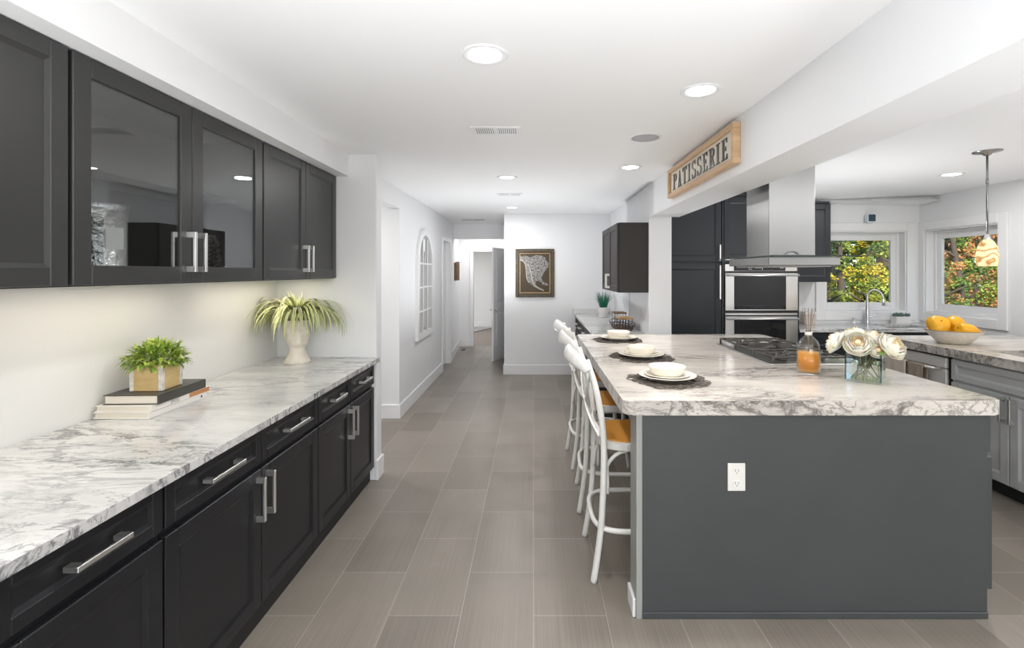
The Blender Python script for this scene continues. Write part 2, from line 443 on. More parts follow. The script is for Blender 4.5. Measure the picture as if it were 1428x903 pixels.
def tube(bm, pts, r, segs=8, closed=False, ry=None, up=None, mi=0, caps=True):
    P = [Vector(p) for p in pts]; N = len(P); rings = []
    nrm = None
    for i in range(N):
        if closed: t = P[(i + 1) % N] - P[(i - 1) % N]
        else: t = P[min(i + 1, N - 1)] - P[max(i - 1, 0)]
        t.normalize()
        if up is not None:
            nrm = Vector(up) - t * t.dot(Vector(up))
            if nrm.length < 1e-4: nrm = t.orthogonal()
        elif nrm is None:
            nrm = t.orthogonal() if not closed else (Vector((0, 0, 1)) - t * t.z)
            if nrm.length < 1e-4: nrm = t.orthogonal()
        else:
            nrm = nrm - t * t.dot(nrm)
            if nrm.length < 1e-5: nrm = t.orthogonal()
        nrm.normalize(); bi = t.cross(nrm)
        ra = r[i] if isinstance(r, (list, tuple)) else r
        rb = ra if ry is None else (ry[i] if isinstance(ry, (list, tuple)) else ry)
        rings.append([bm.verts.new(P[i] + nrm * (ra * math.cos(2 * PI * k / segs)) + bi * (rb * math.sin(2 * PI * k / segs))) for k in range(segs)])
    M = N if closed else N - 1
    for i in range(M):
        A = rings[i]; C = rings[(i + 1) % N]
        for k in range(segs):
            fc = bm.faces.new([A[k], A[(k + 1) % segs], C[(k + 1) % segs], C[k]]); fc.smooth = segs > 4; fc.material_index = mi
    if not closed and caps:
        for q in (rings[0][::-1], rings[-1]):
            fc = bm.faces.new(q); fc.material_index = mi
    return bm

def ball(bm, c, r, sx=1, sy=1, sz=1, mi=0, u=16, v=10, disp=None):
    M4 = Matrix.Translation(c) @ Matrix.Diagonal((r * sx, r * sy, r * sz, 1))
    res = bmesh.ops.create_uvsphere(bm, u_segments=u, v_segments=v, radius=1)
    for w in res['verts']:
        if disp: w.co = disp(w.co)
        w.co = M4 @ w.co
    for q in {q for w in res['verts'] for q in w.link_faces}: q.smooth = True; q.material_index = mi
    return bm

# ------------------------------------------------------------------ room shell
WS = 3.60        # stub wall where the left counter ends
CH = 2.444       # ceiling height
bm = B(); box(bm, -3.7, 4.80, -3.6, 10.12, -.1, 0); struct('floor', bm, FLOOR)
bm = B(); box(bm, -3.7, 4.80, -3.7, 10.2, CH, CH + .15); struct('ceiling', bm, CEIL)
bm = B(); box(bm, -3.5, 1.2, 10.12, 13.8, -.1, 0); struct('floor_2', bm, WOODFLOOR)
bm = B(); box(bm, -3.5, 1.2, 10.2, 13.8, CH, CH + .15); struct('ceiling_2', bm, CEIL)
bm = B(); box(bm, -2.04, -1.92, -3.6, WS, 0, CH); struct('wall_left', bm, BACKSPL)
bm = B(); box(bm, -1.92, -1.385, -3.6, WS, 2.275, CH); struct('ceiling_soffit', bm, CEIL)
bm = B(); box(bm, -3.7, -1.177, WS, WS + .12, 0, CH, .004); struct('wall_pier', bm, WALL)
# passage opening and hall wall on the left
bm = B(); box(bm, -1.55, -1.43, WS + .12, 5.12, 2.24, CH); struct('wall_passage_header', bm, WALL)
bm = B(); box(bm, -3.7, -1.55, 5.12, 5.24, 0, CH); struct('wall_passage', bm, WALL)
bm = B(); box(bm, -3.8, -3.7, WS, 5.24, 0, CH); struct('wall_passage_end', bm, WALL)
bm = B(); box(bm, -1.55, -1.43, 5.12, 7.54, 0, CH); box(bm, -1.55, -1.43, 7.54, 8.22, 2.06, CH); struct('wall_hall_left', bm, WALL)
bm = B(); prism(bm, [(-1.437, 8.22), (-1.56, 10.05), (-1.68, 10.05), (-1.56, 8.22)], 0, CH); struct('wall_hall_left_far', bm, WALL)
bm = B(); box(bm, -1.7, -1.26, 10.05, 10.17, 0, CH); box(bm, -1.26, -.45, 10.05, 10.17, 1.985, CH); box(bm, -.45, 0, 10.05, 10.17, 0, CH); struct('wall_hall_end', bm, WALL)
bm = B(); box(bm, -1.56, -.447, 8.92, 9.06, 2.176, CH); struct('beam_hall', bm, WALL)
bm = B(); box(bm, -.447, 1.40, 7.31, 7.43, 0, CH); box(bm, -.447, -.33, 7.43, 10.05, 0, CH); struct('wall_back', bm, WALL)
bm = B(); box(bm, 1.17, 1.40, 4.87, 7.31, 0, CH, .004); struct('column', bm, WALL)
bm = B(); box(bm, 1.17, 1.477, -3.6, 4.87, 2.117, CH); struct('beam', bm, WALL)
# far room
bm = B(); box(bm, -3.5, 1.2, 13.6, 13.72, 0, CH); struct('wall_far_room', bm, WALL)
bm = B(); box(bm, -3.6, -3.5, 10.17, 13.7, 0, CH); struct('wall_far_room_left', bm, WALL)
bm = B(); box(bm, .6, .7, 10.17, 13.7, 0, CH); struct('wall_far_room_right', bm, WALL)
# kitchen back wall with window 1, right wall with window 2
BY, RX = 5.80, 4.66
def holed(bm, f, a0, a1, h0, h1, v0, v1, t=.2):
    box(bm, a0, h0, 0, CH, 0, t, f=f); box(bm, h1, a1, 0, CH, 0, t, f=f)
    box(bm, h0, h1, 0, v0, 0, t, f=f); box(bm, h0, h1, v1, CH, 0, t, f=f)
fb = lambda u, v, n: (u, BY + n, v)
fr = lambda u, v, n: (RX + n, u, v)
bm = B(); holed(bm, fb, 1.40, RX + .2, 3.50, 4.497, 1.08, 2.053); struct('wall_kitchen_back', bm, WALL)
bm = B(); holed(bm, fr, -3.6, BY, 4.81, 5.718, 1.08, 2.055); struct('wall_right', bm, WALL)
fq = lambda u, v, n: (u, -3.6 - n, v)
bm = B(); holed(bm, fq, -2.04, RX + .2, -.5, 3.3, .02, 2.2, .15); struct('wall_rear', bm, WALL)
# sloped drop over the sink window
bm = B()
T = [(2.60, 4.80, CH), (4.60, 5.60, CH), (4.66, 5.80, CH), (2.60, 5.80, CH)]
D = [(2.60, 5.60, 2.369), (4.60, 5.43, 2.369), (4.66, 5.80, 2.369), (2.60, 5.80, 2.369)]
tv = [bm.verts.new(p) for p in T]; dv = [bm.verts.new(p) for p in D]
bm.faces.new(tv); bm.faces.new(dv[::-1])
for i in range(4): bm.faces.new([tv[i], dv[i], dv[(i + 1) % 4], tv[(i + 1) % 4]])
struct('ceiling_soffit_kitchen', bm, CEIL)

def window(n, f, a0, a1, v0, v1, out):
    """casing on the wall face, jamb liner in the reveal, sash, glass; f(u,v,n) with n outwards"""
    bm = B(); c = .10; t = -.018
    box(bm, a0 - c, a0, v0 - c, v1 + c, t, 0, .004, f=f); box(bm, a1, a1 + c, v0 - c, v1 + c, t, 0, .004, f=f)
    box(bm, a0, a1, v1, v1 + c, t, 0, .004, f=f); box(bm, a0, a1, v0 - c, v0, t, 0, .004, f=f)
    w = struct('window_%d' % n, bm, TRIM)
    bm = B(); q = .014
    box(bm, a0, a0 + q, v0, v1, 0, .2, f=f); box(bm, a1 - q, a1, v0, v1, 0, .2, f=f)
    box(bm, a0 + q, a1 - q, v1 - q, v1, 0, .2, f=f); box(bm, a0 + q, a1 - q, v0, v0 + q, 0, .2, f=f)
    obj('jamb', bm, TRIM, w)
    bm = B(); s = .065
    A0, A1, V0, V1 = a0 + q, a1 - q, v0 + q, v1 - q
    for (i, n0, n1) in ((0, .09, .15), (.028, .105, .14)):
        k = s if i else .03
        box(bm, A0 + i, A0 + i + k, V0 + i, V1 - i, n0, n1, .003, f=f); box(bm, A1 - i - k, A1 - i, V0 + i, V1 - i, n0, n1, .003, f=f)
        box(bm, A0 + i + k, A1 - i - k, V1 - i - k, V1 - i, n0, n1, .003, f=f); box(bm, A0 + i + k, A1 - i - k, V0 + i, V0 + i + k, n0, n1, .003, f=f)
    obj('sash', bm, TRIM, w)
    bm = B(); box(bm, A0 + .05, A1 - .05, V0 + .05, V1 - .05, .12, .124, f=f); obj('pane', bm, WINGL, w)
    return w
window(1, fb, 3.50, 4.497, 1.08, 2.053, 1)
window(2, fr, 4.81, 5.718, 1.08, 2.055, 1)
# patio doors behind the camera
bm = B()
for a in (-.5, 1.36, 3.24): box(bm, a, a + .06, .02, 2.2, 0, .08, f=fq)
box(bm, -.5, 3.3, .02, .08, 0, .08, f=fq); box(bm, -.5, 3.3, 2.13, 2.2, 0, .08, f=fq)
d1 = struct('door_3', bm, TRIM)
bm = B(); box(bm, -.44, 3.24, .08, 2.13, .03, .036, f=fq); obj('pane', bm, WINGL, d1)

# baseboards
def baseboard(side, *boxes):
    bm = B()
    for b in boxes: box(bm, *b, .004)
    struct('baseboard_' + side, bm, TRIM)
baseboard('pier', (-1.185, -1.162, WS - .005, WS + .135, 0, .15))
baseboard('passage', (-3.7, -1.43, 5.105, 5.12, 0, .15))
baseboard('hall_left', (-1.43, -1.415, 5.105, 7.50, 0, .15))
bm = B(); prism(bm, [(-1.437, 8.30), (-1.556, 10.03), (-1.541, 10.03), (-1.422, 8.30)], 0, .15); struct('baseboard_hall_left_far', bm, TRIM)
baseboard('hall_end', (-1.55, -1.33, 10.035, 10.05, 0, .15))
baseboard('back', (-.447, .60, 7.295, 7.31, 0, .15), (-.462, -.447, 7.295, 8.0, 0, .15))
baseboard('far_room', (-3.5, .6, 13.585, 13.6, 0, .15))
# casings in the hall
bm = B()
box(bm, -1.43, -1.412, 7.49, 7.54, 0, 2.12, .003); box(bm, -1.437, -1.415, 8.22, 8.30, 0, 2.12, .003); box(bm, -1.43, -1.412, 7.54, 8.22, 2.06, 2.13, .003)
box(bm, -1.56, -1.437, 8.20, 8.222, 0, 2.06); struct('trim_1', bm, TRIM)
bm = B()
box(bm, -1.33, -1.26, 10.03, 10.05, 0, 2.05, .003); box(bm, -.45 - .06, -.45, 10.03, 10.05, 0, 2.05, .003); box(bm, -1.26, -.51, 10.03, 10.05, 1.985, 2.055, .003)
struct('trim_2', bm, TRIM)

# ------------------------------------------------------------------ panelled fronts and pulls
def front(name, f, u0, u1, v0, v1, m, parent, t=.02, rail=.06, glass=None, bev=.003, panels=None):
    bm = B()
    d = .009
    if glass is None: box(bm, u0 + rail * .7, u1 - rail * .7, v0 + rail * .7, v1 - rail * .7, 0, t - d, f=f)
    # sloped moulding inside the frame
    def ringq(a, na, b, nb):
        A = [(u0 + a, v0 + a), (u1 - a, v0 + a), (u1 - a, v1 - a), (u0 + a, v1 - a)]
        C = [(u0 + b, v0 + b), (u1 - b, v0 + b), (u1 - b, v1 - b), (u0 + b, v1 - b)]
        va = [bm.verts.new(f(x, y, na)) for x, y in A]; vb = [bm.verts.new(f(x, y, nb)) for x, y in C]
        for i in range(4): bm.faces.new([va[i], va[(i + 1) % 4], vb[(i + 1) % 4], vb[i]])
    box(bm, u0, u0 + rail, v0, v1, 0, t, bev, f=f); box(bm, u1 - rail, u1, v0, v1, 0, t, bev, f=f)
    box(bm, u0 + rail, u1 - rail, v1 - rail, v1, 0, t, bev, f=f); box(bm, u0 + rail, u1 - rail, v0, v0 + rail, 0, t, bev, f=f)
    if glass is None: ringq(rail - .001, t - .002, rail + .012, t - d + .0005)
    o = obj(name, bm, m, parent)
    if glass:
        bm = B(); box(bm, u0 + rail - .005, u1 - rail + .005, v0 + rail - .005, v1 - rail + .005, t * .4, t * .4 + .004, f=f)
        obj('glass_pane', bm, glass, o)
    return o

def pull(f, u, v, L, vert, parent, n=.02, w=.015, dep=.040, m=None):
    bm = B(); h = L / 2
    if vert:
        box(bm, u - w / 2, u + w / 2, v - h, v + h, n + dep - .010, n + dep, .0015, f=f)
        for s in (-1, 1): box(bm, u - w / 2, u + w / 2, v + s * (h - .012) - .012, v + s * (h - .012) + .012, n, n + dep - .005, .001, f=f)
    else:
        box(bm, u - h, u + h, v - w / 2, v + w / 2, n + dep - .010, n + dep, .0015, f=f)
        for s in (-1, 1): box(bm, u + s * (h - .012) - .012, u + s * (h - .012) + .012, v - w / 2, v + w / 2, n, n + dep - .005, .001, f=f)
    return obj('handle', bm, m or NICKEL, parent)

# ------------------------------------------------------------------ left base cabinets and counter
FX = -1.21
fL = lambda u, v, n: (FX + n, u, v)
def base_left(y0, y1, label):
    t = thing('base_cabinet', label, 'cabinet', (-1.56, (y0 + y1) / 2, 0), group='dark base cabinets under the long granite counter')
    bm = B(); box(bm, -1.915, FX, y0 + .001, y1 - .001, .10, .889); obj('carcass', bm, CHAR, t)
    bm = B(); box(bm, -1.90, FX - .012, y0 + .001, y1 - .001, 0, .10); obj('toe_kick', bm, DARK, t)
    ym = (y0 + y1) / 2
    for a, b, s in ((y0 + .004, ym - .003, 1), (ym + .003, y1 - .004, -1)):
        d = front('drawer', fL, a, b, .728, .884, CHAR, t, rail=.042)
        pull(fL, (a + b) / 2, .806, .20 if b - a > .5 else .17, False, d)
        d = front('door', fL, a, b, .105, .702, CHAR, t, rail=.062)
        pull(fL, (b - .035) if s > 0 else (a + .035), .582, .19, True, d)
base_left(-.45, .548, 'dark base cabinet at the near end of the long run, beside the camera')
base_left(.552, 1.548, 'dark base cabinet whose drawer front is cut by the lower left of the view')
base_left(1.55, 2.658, 'wide dark base cabinet below the stacked books, second from the pier')
base_left(2.66, 3.592, 'dark base cabinet below the white head planter, against the white pier')
bm = B(); prism(bm, [(-1.918, -1.2), (-1.15, -1.2), (-1.15, 3.598), (-1.918, 3.598)], .890, .924, bev=.003)
tag(center_origin(edges_of(obj('countertop', bm, MARBLE), MEDGE)), 'long grey-veined white granite counter along the left wall', 'countertop')

# ------------------------------------------------------------------ left wall cabinets
UX = -1.49
fU = lambda u, v, n: (UX + n, u, v)
def upper_left(y0, y1, label, glass=False, inset=0):
    t = thing('wall_cabinet', label, 'cabinet', (-1.70, (y0 + y1) / 2, 1.51), group='dark wall cabinets above the long counter')
    z0, z1 = 1.512, 2.272
    bm = B()
    if not glass: box(bm, -1.915, UX, y0 + .001, y1 - .001, z0, z1)
    else:
        w = .018
        box(bm, -1.915, -1.90, y0 + .001, y1 - .001, z0, z1)
        box(bm, -1.90, UX, y0 + .001, y0 + w, z0, z1); box(bm, -1.90, UX, y1 - w, y1 - .001, z0, z1)
        box(bm, -1.90, UX, y0 + w, y1 - w, z0, z0 + w); box(bm, -1.90, UX, y0 + w, y1 - w, z1 - w, z1)
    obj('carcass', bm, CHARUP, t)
    if glass:
        bm = B(); box(bm, -1.90, -1.60, y0 + .02, y1 - .02, 1.93, 1.95); obj('shelf', bm, CHARUP, t)
    ym = (y0 + y1) / 2
    for a, b, s in ((y0 + .006, ym - .002, 1), (ym + .002, y1 - .006, -1)):
        d = front('door', fU, a, b, z0 + .004, z1 - .002, CHARUP, t, rail=.066 if glass else .058, glass=CABGL if glass else None)
        pull(fU, (b - .03) if s > 0 else (a + .03), 1.645, .17, True, d)
upper_left(.42, 1.526, 'solid-fronted dark wall cabinet nearest the camera, cut by the left edge')
upper_left(1.528, 2.615, 'dark wall cabinet with two glass doors and a silver drum inside', True)
upper_left(2.617, 3.585, 'pair of solid dark wall cabinet doors next to the white pier')
bm = B()
lathe(bm, [(0, 0), (.105, 0), (.108, .012), (.104, .02), (.104, .26), (.108, .265), (.108, .285), (.100, .285), (.098, .265), (.098, .02), (0, .02)], segs=40)
dr = thing('silver_drum', 'hammered silver drum with a paper tag behind the left glass door', 'container', (-1.665, 1.815, 1.53))
o = obj('drum', bm, HAMMER); o.parent = dr
bm = B(); fT = lambda u, v, n: (.104 * math.cos(R(-12) + u / .105) + n * math.cos(R(-12)), .104 * math.sin(R(-12) + u / .105) + n * math.sin(R(-12)), v)
box(bm, -.032, .032, .115, .195, .003, .005, f=fT); o = obj('paper_tag', bm, PLASTW); o.parent = dr
# dried flowers inside right glass door
dv_ = thing('dried_bouquet', 'dried flower bunch standing behind the right glass door', 'dried flowers', (-1.66, 2.47, 1.531), local=True)
bm = B()
for i in range(500):
    h = random.random() ** .7 * .21; rr = .075 * (1 - h / .225) + .012
    a = random.random() * 2 * PI; q = rr * random.random() ** .5
    c = Vector((q * math.cos(a), q * math.sin(a), h + .005)); d = Vector((math.cos(a), math.sin(a), .7)).normalized() * .02
    s = d.orthogonal().normalized() * .006
    bm.faces.new([bm.verts.new(c - s), bm.verts.new(c + d * .5 + s * .4), bm.verts.new(c + d), bm.verts.new(c + s)])
obj('dried_foliage', bm, DRIED, dv_)['kind'] = 'stuff'
# under-cabinet light bars
for i, (y0, y1, nm) in enumerate(((.55, 1.45, 'near solid cabinet'), (1.65, 2.5, 'glass cabinet'), (2.7, 3.5, 'cabinet beside the pier'))):
    t = thing('light_bar', 'slim warm light bar fixed under the ' + nm, 'lamp', (-1.72, (y0 + y1) / 2, 1.512), group='light bars under the wall cabinets')
    bm = B(); box(bm, -1.735, -1.70, y0, y1, 1.5075, 1.512); obj('housing', bm, PLASTW, t)
    bm = B(); box(bm, -1.73, -1.705, y0 + .01, y1 - .01, 1.5065, 1.5075); obj('diffuser', bm, LEDM, t)
    l = light('light_bar_lamp', 'AREA', (0, 0, -.0062), (0, 0, 0), UNDERCAB_W, (1, .91, .76), shape='RECTANGLE', size=.03, size_y=y1 - y0 - .05)
    l.parent = t
bm = B(); tube(bm, smooth_path([(-1.50, 1.50, 1.511), (-1.50, 1.55, 1.500), (-1.50, 1.60, 1.497), (-1.50, 1.66, 1.503), (-1.50, 1.70, 1.511)], 5), .002, 6)
tag(center_origin(obj('cable', bm, PLASTW)), 'thin white cable drooping below the glass wall cabinet', 'cable')

# ------------------------------------------------------------------ recessed lights, vents, speaker
def downlight(x, y, label, z=CH, r=.095):
    t = thing('downlight', label, 'ceiling light', (x, y, z), group='round recessed ceiling lights', local=True)
    bm = B(); lathe(bm, [(r * .72, -.001), (r * .74, -.004), (r * .95, -.006), (r, -.003), (r, 0), (r * .72, 0)], segs=36); obj('trim_ring', bm, TRIM, t)
    bm = B(); lathe(bm, [(0, -.002), (r * .72, -.002), (r * .72, 0), (0, 0)], segs=36); obj('diffuser', bm, DISC, t)
    l = light('downlight_lamp', 'AREA', (0, 0, -.012), (0, 0, 0), DOWNLIGHT_W * (.5 if abs(x - .81) < .05 else 1.3 if x > 3.7 else 1), (1, .985, .965), shape='DISK', size=r * 1.4, spread=R(88) if abs(x - .81) < .05 else R(180))
    l.parent = t
downlight(-.198, 1.955, 'largest round ceiling light, nearest the camera over the aisle')
downlight(.814, 2.341, 'bright round ceiling light just left of the wooden sign')
downlight(.817, 4.057, 'round ceiling light beyond the grey ceiling speaker, by the beam')
downlight(-.248, 4.487, 'round ceiling light between the two slotted ceiling vents')
downlight(-.295, 6.58, 'farthest small round ceiling light, before the framed relief map')
downlight(3.79, 4.355, 'round ceiling light left of the hanging pendant lamp')
for x, y, w in ((-.2, -.6, 'behind the camera over the aisle'), (.81, -.4, 'behind the camera near the beam'), (3.6, 1.2, 'above the near end of the peninsula'),
                (2.6, -1.2, 'over the open area behind the camera'), (-.4, -2.4, 'at the rear of the room')):
    downlight(x, y, 'round recessed ceiling light ' + w)
light('passage_light', 'AREA', (-2.4, 4.45, 2.40), (0, 0, 0), 15, (1, .98, .95), shape='DISK', size=.4)
light('hall_light', 'AREA', (-.95, 9.55, 2.40), (0, 0, 0), 8, (1, .98, .95), shape='DISK', size=.3)
light('far_room_light', 'AREA', (-1.8, 11.6, 2.38), (0, 0, 0), 38, (1, 1, 1), shape='DISK', size=.8)

def vent(x, y, w, d, label, z=CH, slots=20):
    t = thing('ceiling_vent', label, 'vent', (x, y, z), local=True, group='slotted white ceiling vents')
    bm = B()
    a, b = w / 2, d / 2; q = .028
    box(bm, -a, a, -b, -b + q, -.006, 0, .002); box(bm, -a, a, b - q, b, -.006, 0, .002)
    box(bm, -a, -a + q, -b + q, b - q, -.006, 0, .002); box(bm, a - q, a, -b + q, b - q, -.006, 0, .002)
    obj('frame', bm, TRIM, t)
    bm = B(); box(bm, -a + q, a - q, -b + q, b - q, -.001, 0); obj('backing', bm, BLACK, t)
    bm = B(); n = slots
    for i in range(n + 1):
        u = -a + q + (w - 2 * q) * i / n; box(bm, u - .004, u + .004, -b + q, b - q, -.005, -.001)
    box(bm, -a + q, a - q, -.004, .004, -.0055, -.001) if d > .3 else box(bm, -.007, .007, -b + q, b - q, -.0055, -.001)
    obj('louvres', bm, TRIM, t)
vent(-.233, 3.006, .31, .18, 'slotted white ceiling vent nearest the camera')
vent(-.27, 5.48, .29, .18, 'slotted white ceiling vent beyond the second aisle light')
vent(-1.02, 8.11, .44, .30, 'white return air vent at the hall mouth')
t = thing('ceiling_speaker', 'round grey mesh speaker set in the ceiling', 'speaker', (.737, 3.167, CH), local=True)
bm = B(); lathe(bm, [(.09, 0), (.09, -.004), (.105, -.004), (.108, 0)], segs=40); obj('rim', bm, TRIM, t)
bm = B(); lathe(bm, [(0, -.006), (.06, -.005), (.09, -.003), (.09, 0), (0, 0)], segs=40); obj('grille', bm, PLASTG, t)

# ------------------------------------------------------------------ hall: mirror, doors, pictures
t = thing('arched_mirror', 'tall arched white window-frame mirror on the left hall wall', 'mirror', (-1.43, 6.255, .72))
fM = lambda u, v, n: (-1.43 + n, 6.255 + u, .72 + v)
def arch_pts(w, h, o=0, n=18):
    r = w / 2; hs = h - r * 1.0
    pts = [(-r + o, o), (r - o, o)]
    for k in range(n + 1):
        a = PI * k / n; pts.append(((r - o) * math.cos(a), hs + (r - o) * math.sin(a)))
    return pts
MW, MH = .89, 1.39
bm = B()
A, C = arch_pts(MW, MH), arch_pts(MW, MH, .075)
for (P, Q, na, nb) in ((A, C, .035, .035), (A, A, .0, .035), (C, C, .035, .004)):
    va = [bm.verts.new(fM(*p, na)) for p in P]; vb = [bm.verts.new(fM(*p, nb)) for p in Q]
    for i in range(len(P)): bm.faces.new([va[i], va[(i + 1) % len(P)], vb[(i + 1) % len(P)], vb[i]])
bmesh.ops.remove_doubles(bm, verts=bm.verts, dist=1e-5)
obj('frame', bm, TRIM, t)
bm = B(); prism(bm, arch_pts(MW, MH, .06), .004, .008, f=fM); obj('mirror_glass', bm, MIRROR, t)
bm = B()
for u in (-.125, .125): box(bm, u - .011, u + .011, .07, 1.27, .008, .028, .002, f=fM)
for v in (.345, .645, .945): box(bm, -.38, .38, v - .011, v + .011, .008, .028, .002, f=fM)
obj('muntins', bm, TRIM, t)

def panel_leaf(name, w, h, th, root, m):
    """two-panel door leaf, hinge edge at u=0, in the root's own space: u along +x, n along y"""
    bm = B(); s = .11
    for sg in (0, 1):
        f = lambda u, v, n: (u, (th / 2 + n) * (1 if sg else -1), v)
        box(bm, 0, s, 0, h, -th / 2, 0, .003, f=f); box(bm, w - s, w, 0, h, -th / 2, 0, .003, f=f)
        box(bm, s, w - s, 0, .22, -th / 2, 0, .003, f=f); box(bm, s, w - s, .86, 1.02, -th / 2, 0, .003, f=f); box(bm, s, w - s, h - .13, h, -th / 2, 0, .003, f=f)
        box(bm, s - .01, w - s + .01, .2, h - .1, -th / 2, -.010, f=f)
        box(bm, s + .04, w - s - .04, .26, .82, -.012, -.003, .004, f=f); box(bm, s + .04, w - s - .04, 1.06, h - .17, -.012, -.003, .004, f=f)
    return obj(name, bm, m, root)
# open leaf in the hall
t = thing('door_1', None, None, (-.455, 9.02, .012), math.atan2(8.33 - 9.02, -.71 + .455), local=True, kind='structure')
panel_leaf('leaf', .735, 1.975, .036, t, TRIM)
bm = B()
for s in (-1, 1):
    lathe(bm, [(0, .060), (.018, .058), (.027, .045), (.024, .028), (.010, .02), (.010, .008), (.030, .006), (.030, 0), (0, 0)], segs=20, f=lambda p: (.675 + p[0], s * (.018 + p[2]), .90 + p[1]))
obj('door_handle', bm, NICKEL, t)
# closed leaf in the left hall doorway
t = thing('door_2', None, None, (-1.52, 8.20, .012), R(-90), local=True, kind='structure')
panel_leaf('leaf', .66, 2.04, .036, t, TRIM)
bm = B(); box(bm, .01, .03, .018, .024, .20, .29); box(bm, .01, .03, .018, .024, 1.0, 1.09); obj('hinge', bm, NICKEL, t)

t = thing('wood_plaque', 'small brown carved wood plaque in the hall beyond the doorway', 'wall art', (-1.455, 9.15, 1.40), R(-3.85), local=True)
bm = B()
for a, b in ((-.13, -.046), (-.042, .042), (.046, .13)): box(bm, -.04, .010 + .008 * (a > -.1), a, b, 0, .335 + .02 * (a > .0), .004)
o = obj('panel', bm, WALNUT, t)
for z in (.05, .26):
    bm = B(); box(bm, .014, .020, -.10, .10, z, z + .025, .002); obj('batten', bm, WALNUT, t)
bm = B(); box(bm, -.06, .06, -.16, .16, 0, .008, .002)
t = thing('floor_register', 'flat grey metal floor register at the hall end', 'vent', (-1.40, 9.60, 0), local=True)
obj('frame', bm, PLASTG, t)
bm = B()
for i in range(9): box(bm, -.045, .045, -.13 + i * .03, -.115 + i * .03, .008, .010)
obj('louvres', bm, BLACK, t)
bm = B()
for i in range(16):
    x0 = -.28 + i * .035; box(bm, x0, x0 + .035, -.85, .85, 0, .014 + .004 * (i % 2), mi=i % 2)
o = obj('runner_rug', bm, [RUGM, PLASTG]); o.location = (-1.72, 12.7, 0); o.rotation_euler = (0, 0, R(-22)); tag(o, 'striped grey runner rug on the brown floor of the far room', 'rug')

# framed relief map
t = thing('framed_map', 'bronze framed relief map on the white end wall', 'wall art', (.022, 7.31, 1.178))
fP = lambda u, v, n: (-.273 + u, 7.31 - n, 1.178 + v)
PW, PH = .589, .731
bm = B(); k = .052
box(bm, 0, k, 0, PH, 0, .035, .006, f=fP); box(bm, PW - k, PW, 0, PH, 0, .035, .006, f=fP); box(bm, k, PW - k, 0, k, 0, .035, .006, f=fP); box(bm, k, PW - k, PH - k, PH, 0, .035, .006, f=fP)
obj('frame', bm, BRONZE, t)
bm = B(); box(bm, k - .005, PW - k + .005, k - .005, PH - k + .005, 0, .014, f=fP); obj('panel', bm, BRASS, t)
bm = B(); k2 = .064
for a in ((k2, k2 + .008, k2, PH - k2), (PW - k2 - .008, PW - k2, k2, PH - k2), (k2, PW - k2, k2, k2 + .008), (k2, PW - k2, PH - k2 - .008, PH - k2)): box(bm, *a, .014, .021, .002, f=fP)
obj('border', bm, PINE, t)
def pic(px, py): return ((px - 178) / 482 * PW, (757 - py) / 600 * PH)
land = [(235, 255), (300, 240), (360, 262), (430, 235), (500, 240), (545, 265), (560, 300), (590, 330), (583, 390), (545, 430), (520, 470), (500, 520), (520, 560), (560, 585), (592, 600), (560, 612), (515, 600), (500, 575), (455, 550), (430, 560), (432, 610), (480, 640), (535, 670), (528, 685), (460, 655), (400, 625), (360, 590), (330, 560), (315, 520), (308, 470), (320, 420), (300, 350), (270, 318), (225, 300)]
bm = B(); prism(bm, [(.075, .075), (PW - .075, .075), (PW - .075, PH - .075), (.075, PH - .075)], .0135, .0155, f=fP); obj('relief_sea', bm, DARKSEA, t)
bm = B(); LP = [pic(*p) for p in land]
la = [bm.verts.new(fP(*p, .0145)) for p in LP]; lb = [bm.verts.new(fP(*p, .022)) for p in LP]
for k in range(len(LP)): bm.faces.new([la[k], la[(k + 1) % len(LP)], lb[(k + 1) % len(LP)], lb[k]])
for tri in tessellate_polygon([[Vector((p[0], p[1], 0)) for p in LP]]): bm.faces.new([lb[k] for k in tri])
obj('relief_land', bm, SILVREL, t)
for pts_ in (((232, 290), (285, 320), (305, 380), (312, 450), (318, 520), (345, 580)), ((330, 340), (355, 400), (375, 470), (385, 540), (410, 600), (460, 645), (525, 672))):
    bm = B(); tube(bm, smooth_path([fP(*pic(*p), .022) for p in pts_], 5), .007, 6); obj('mountain_ridge', bm, RIDGE, t)

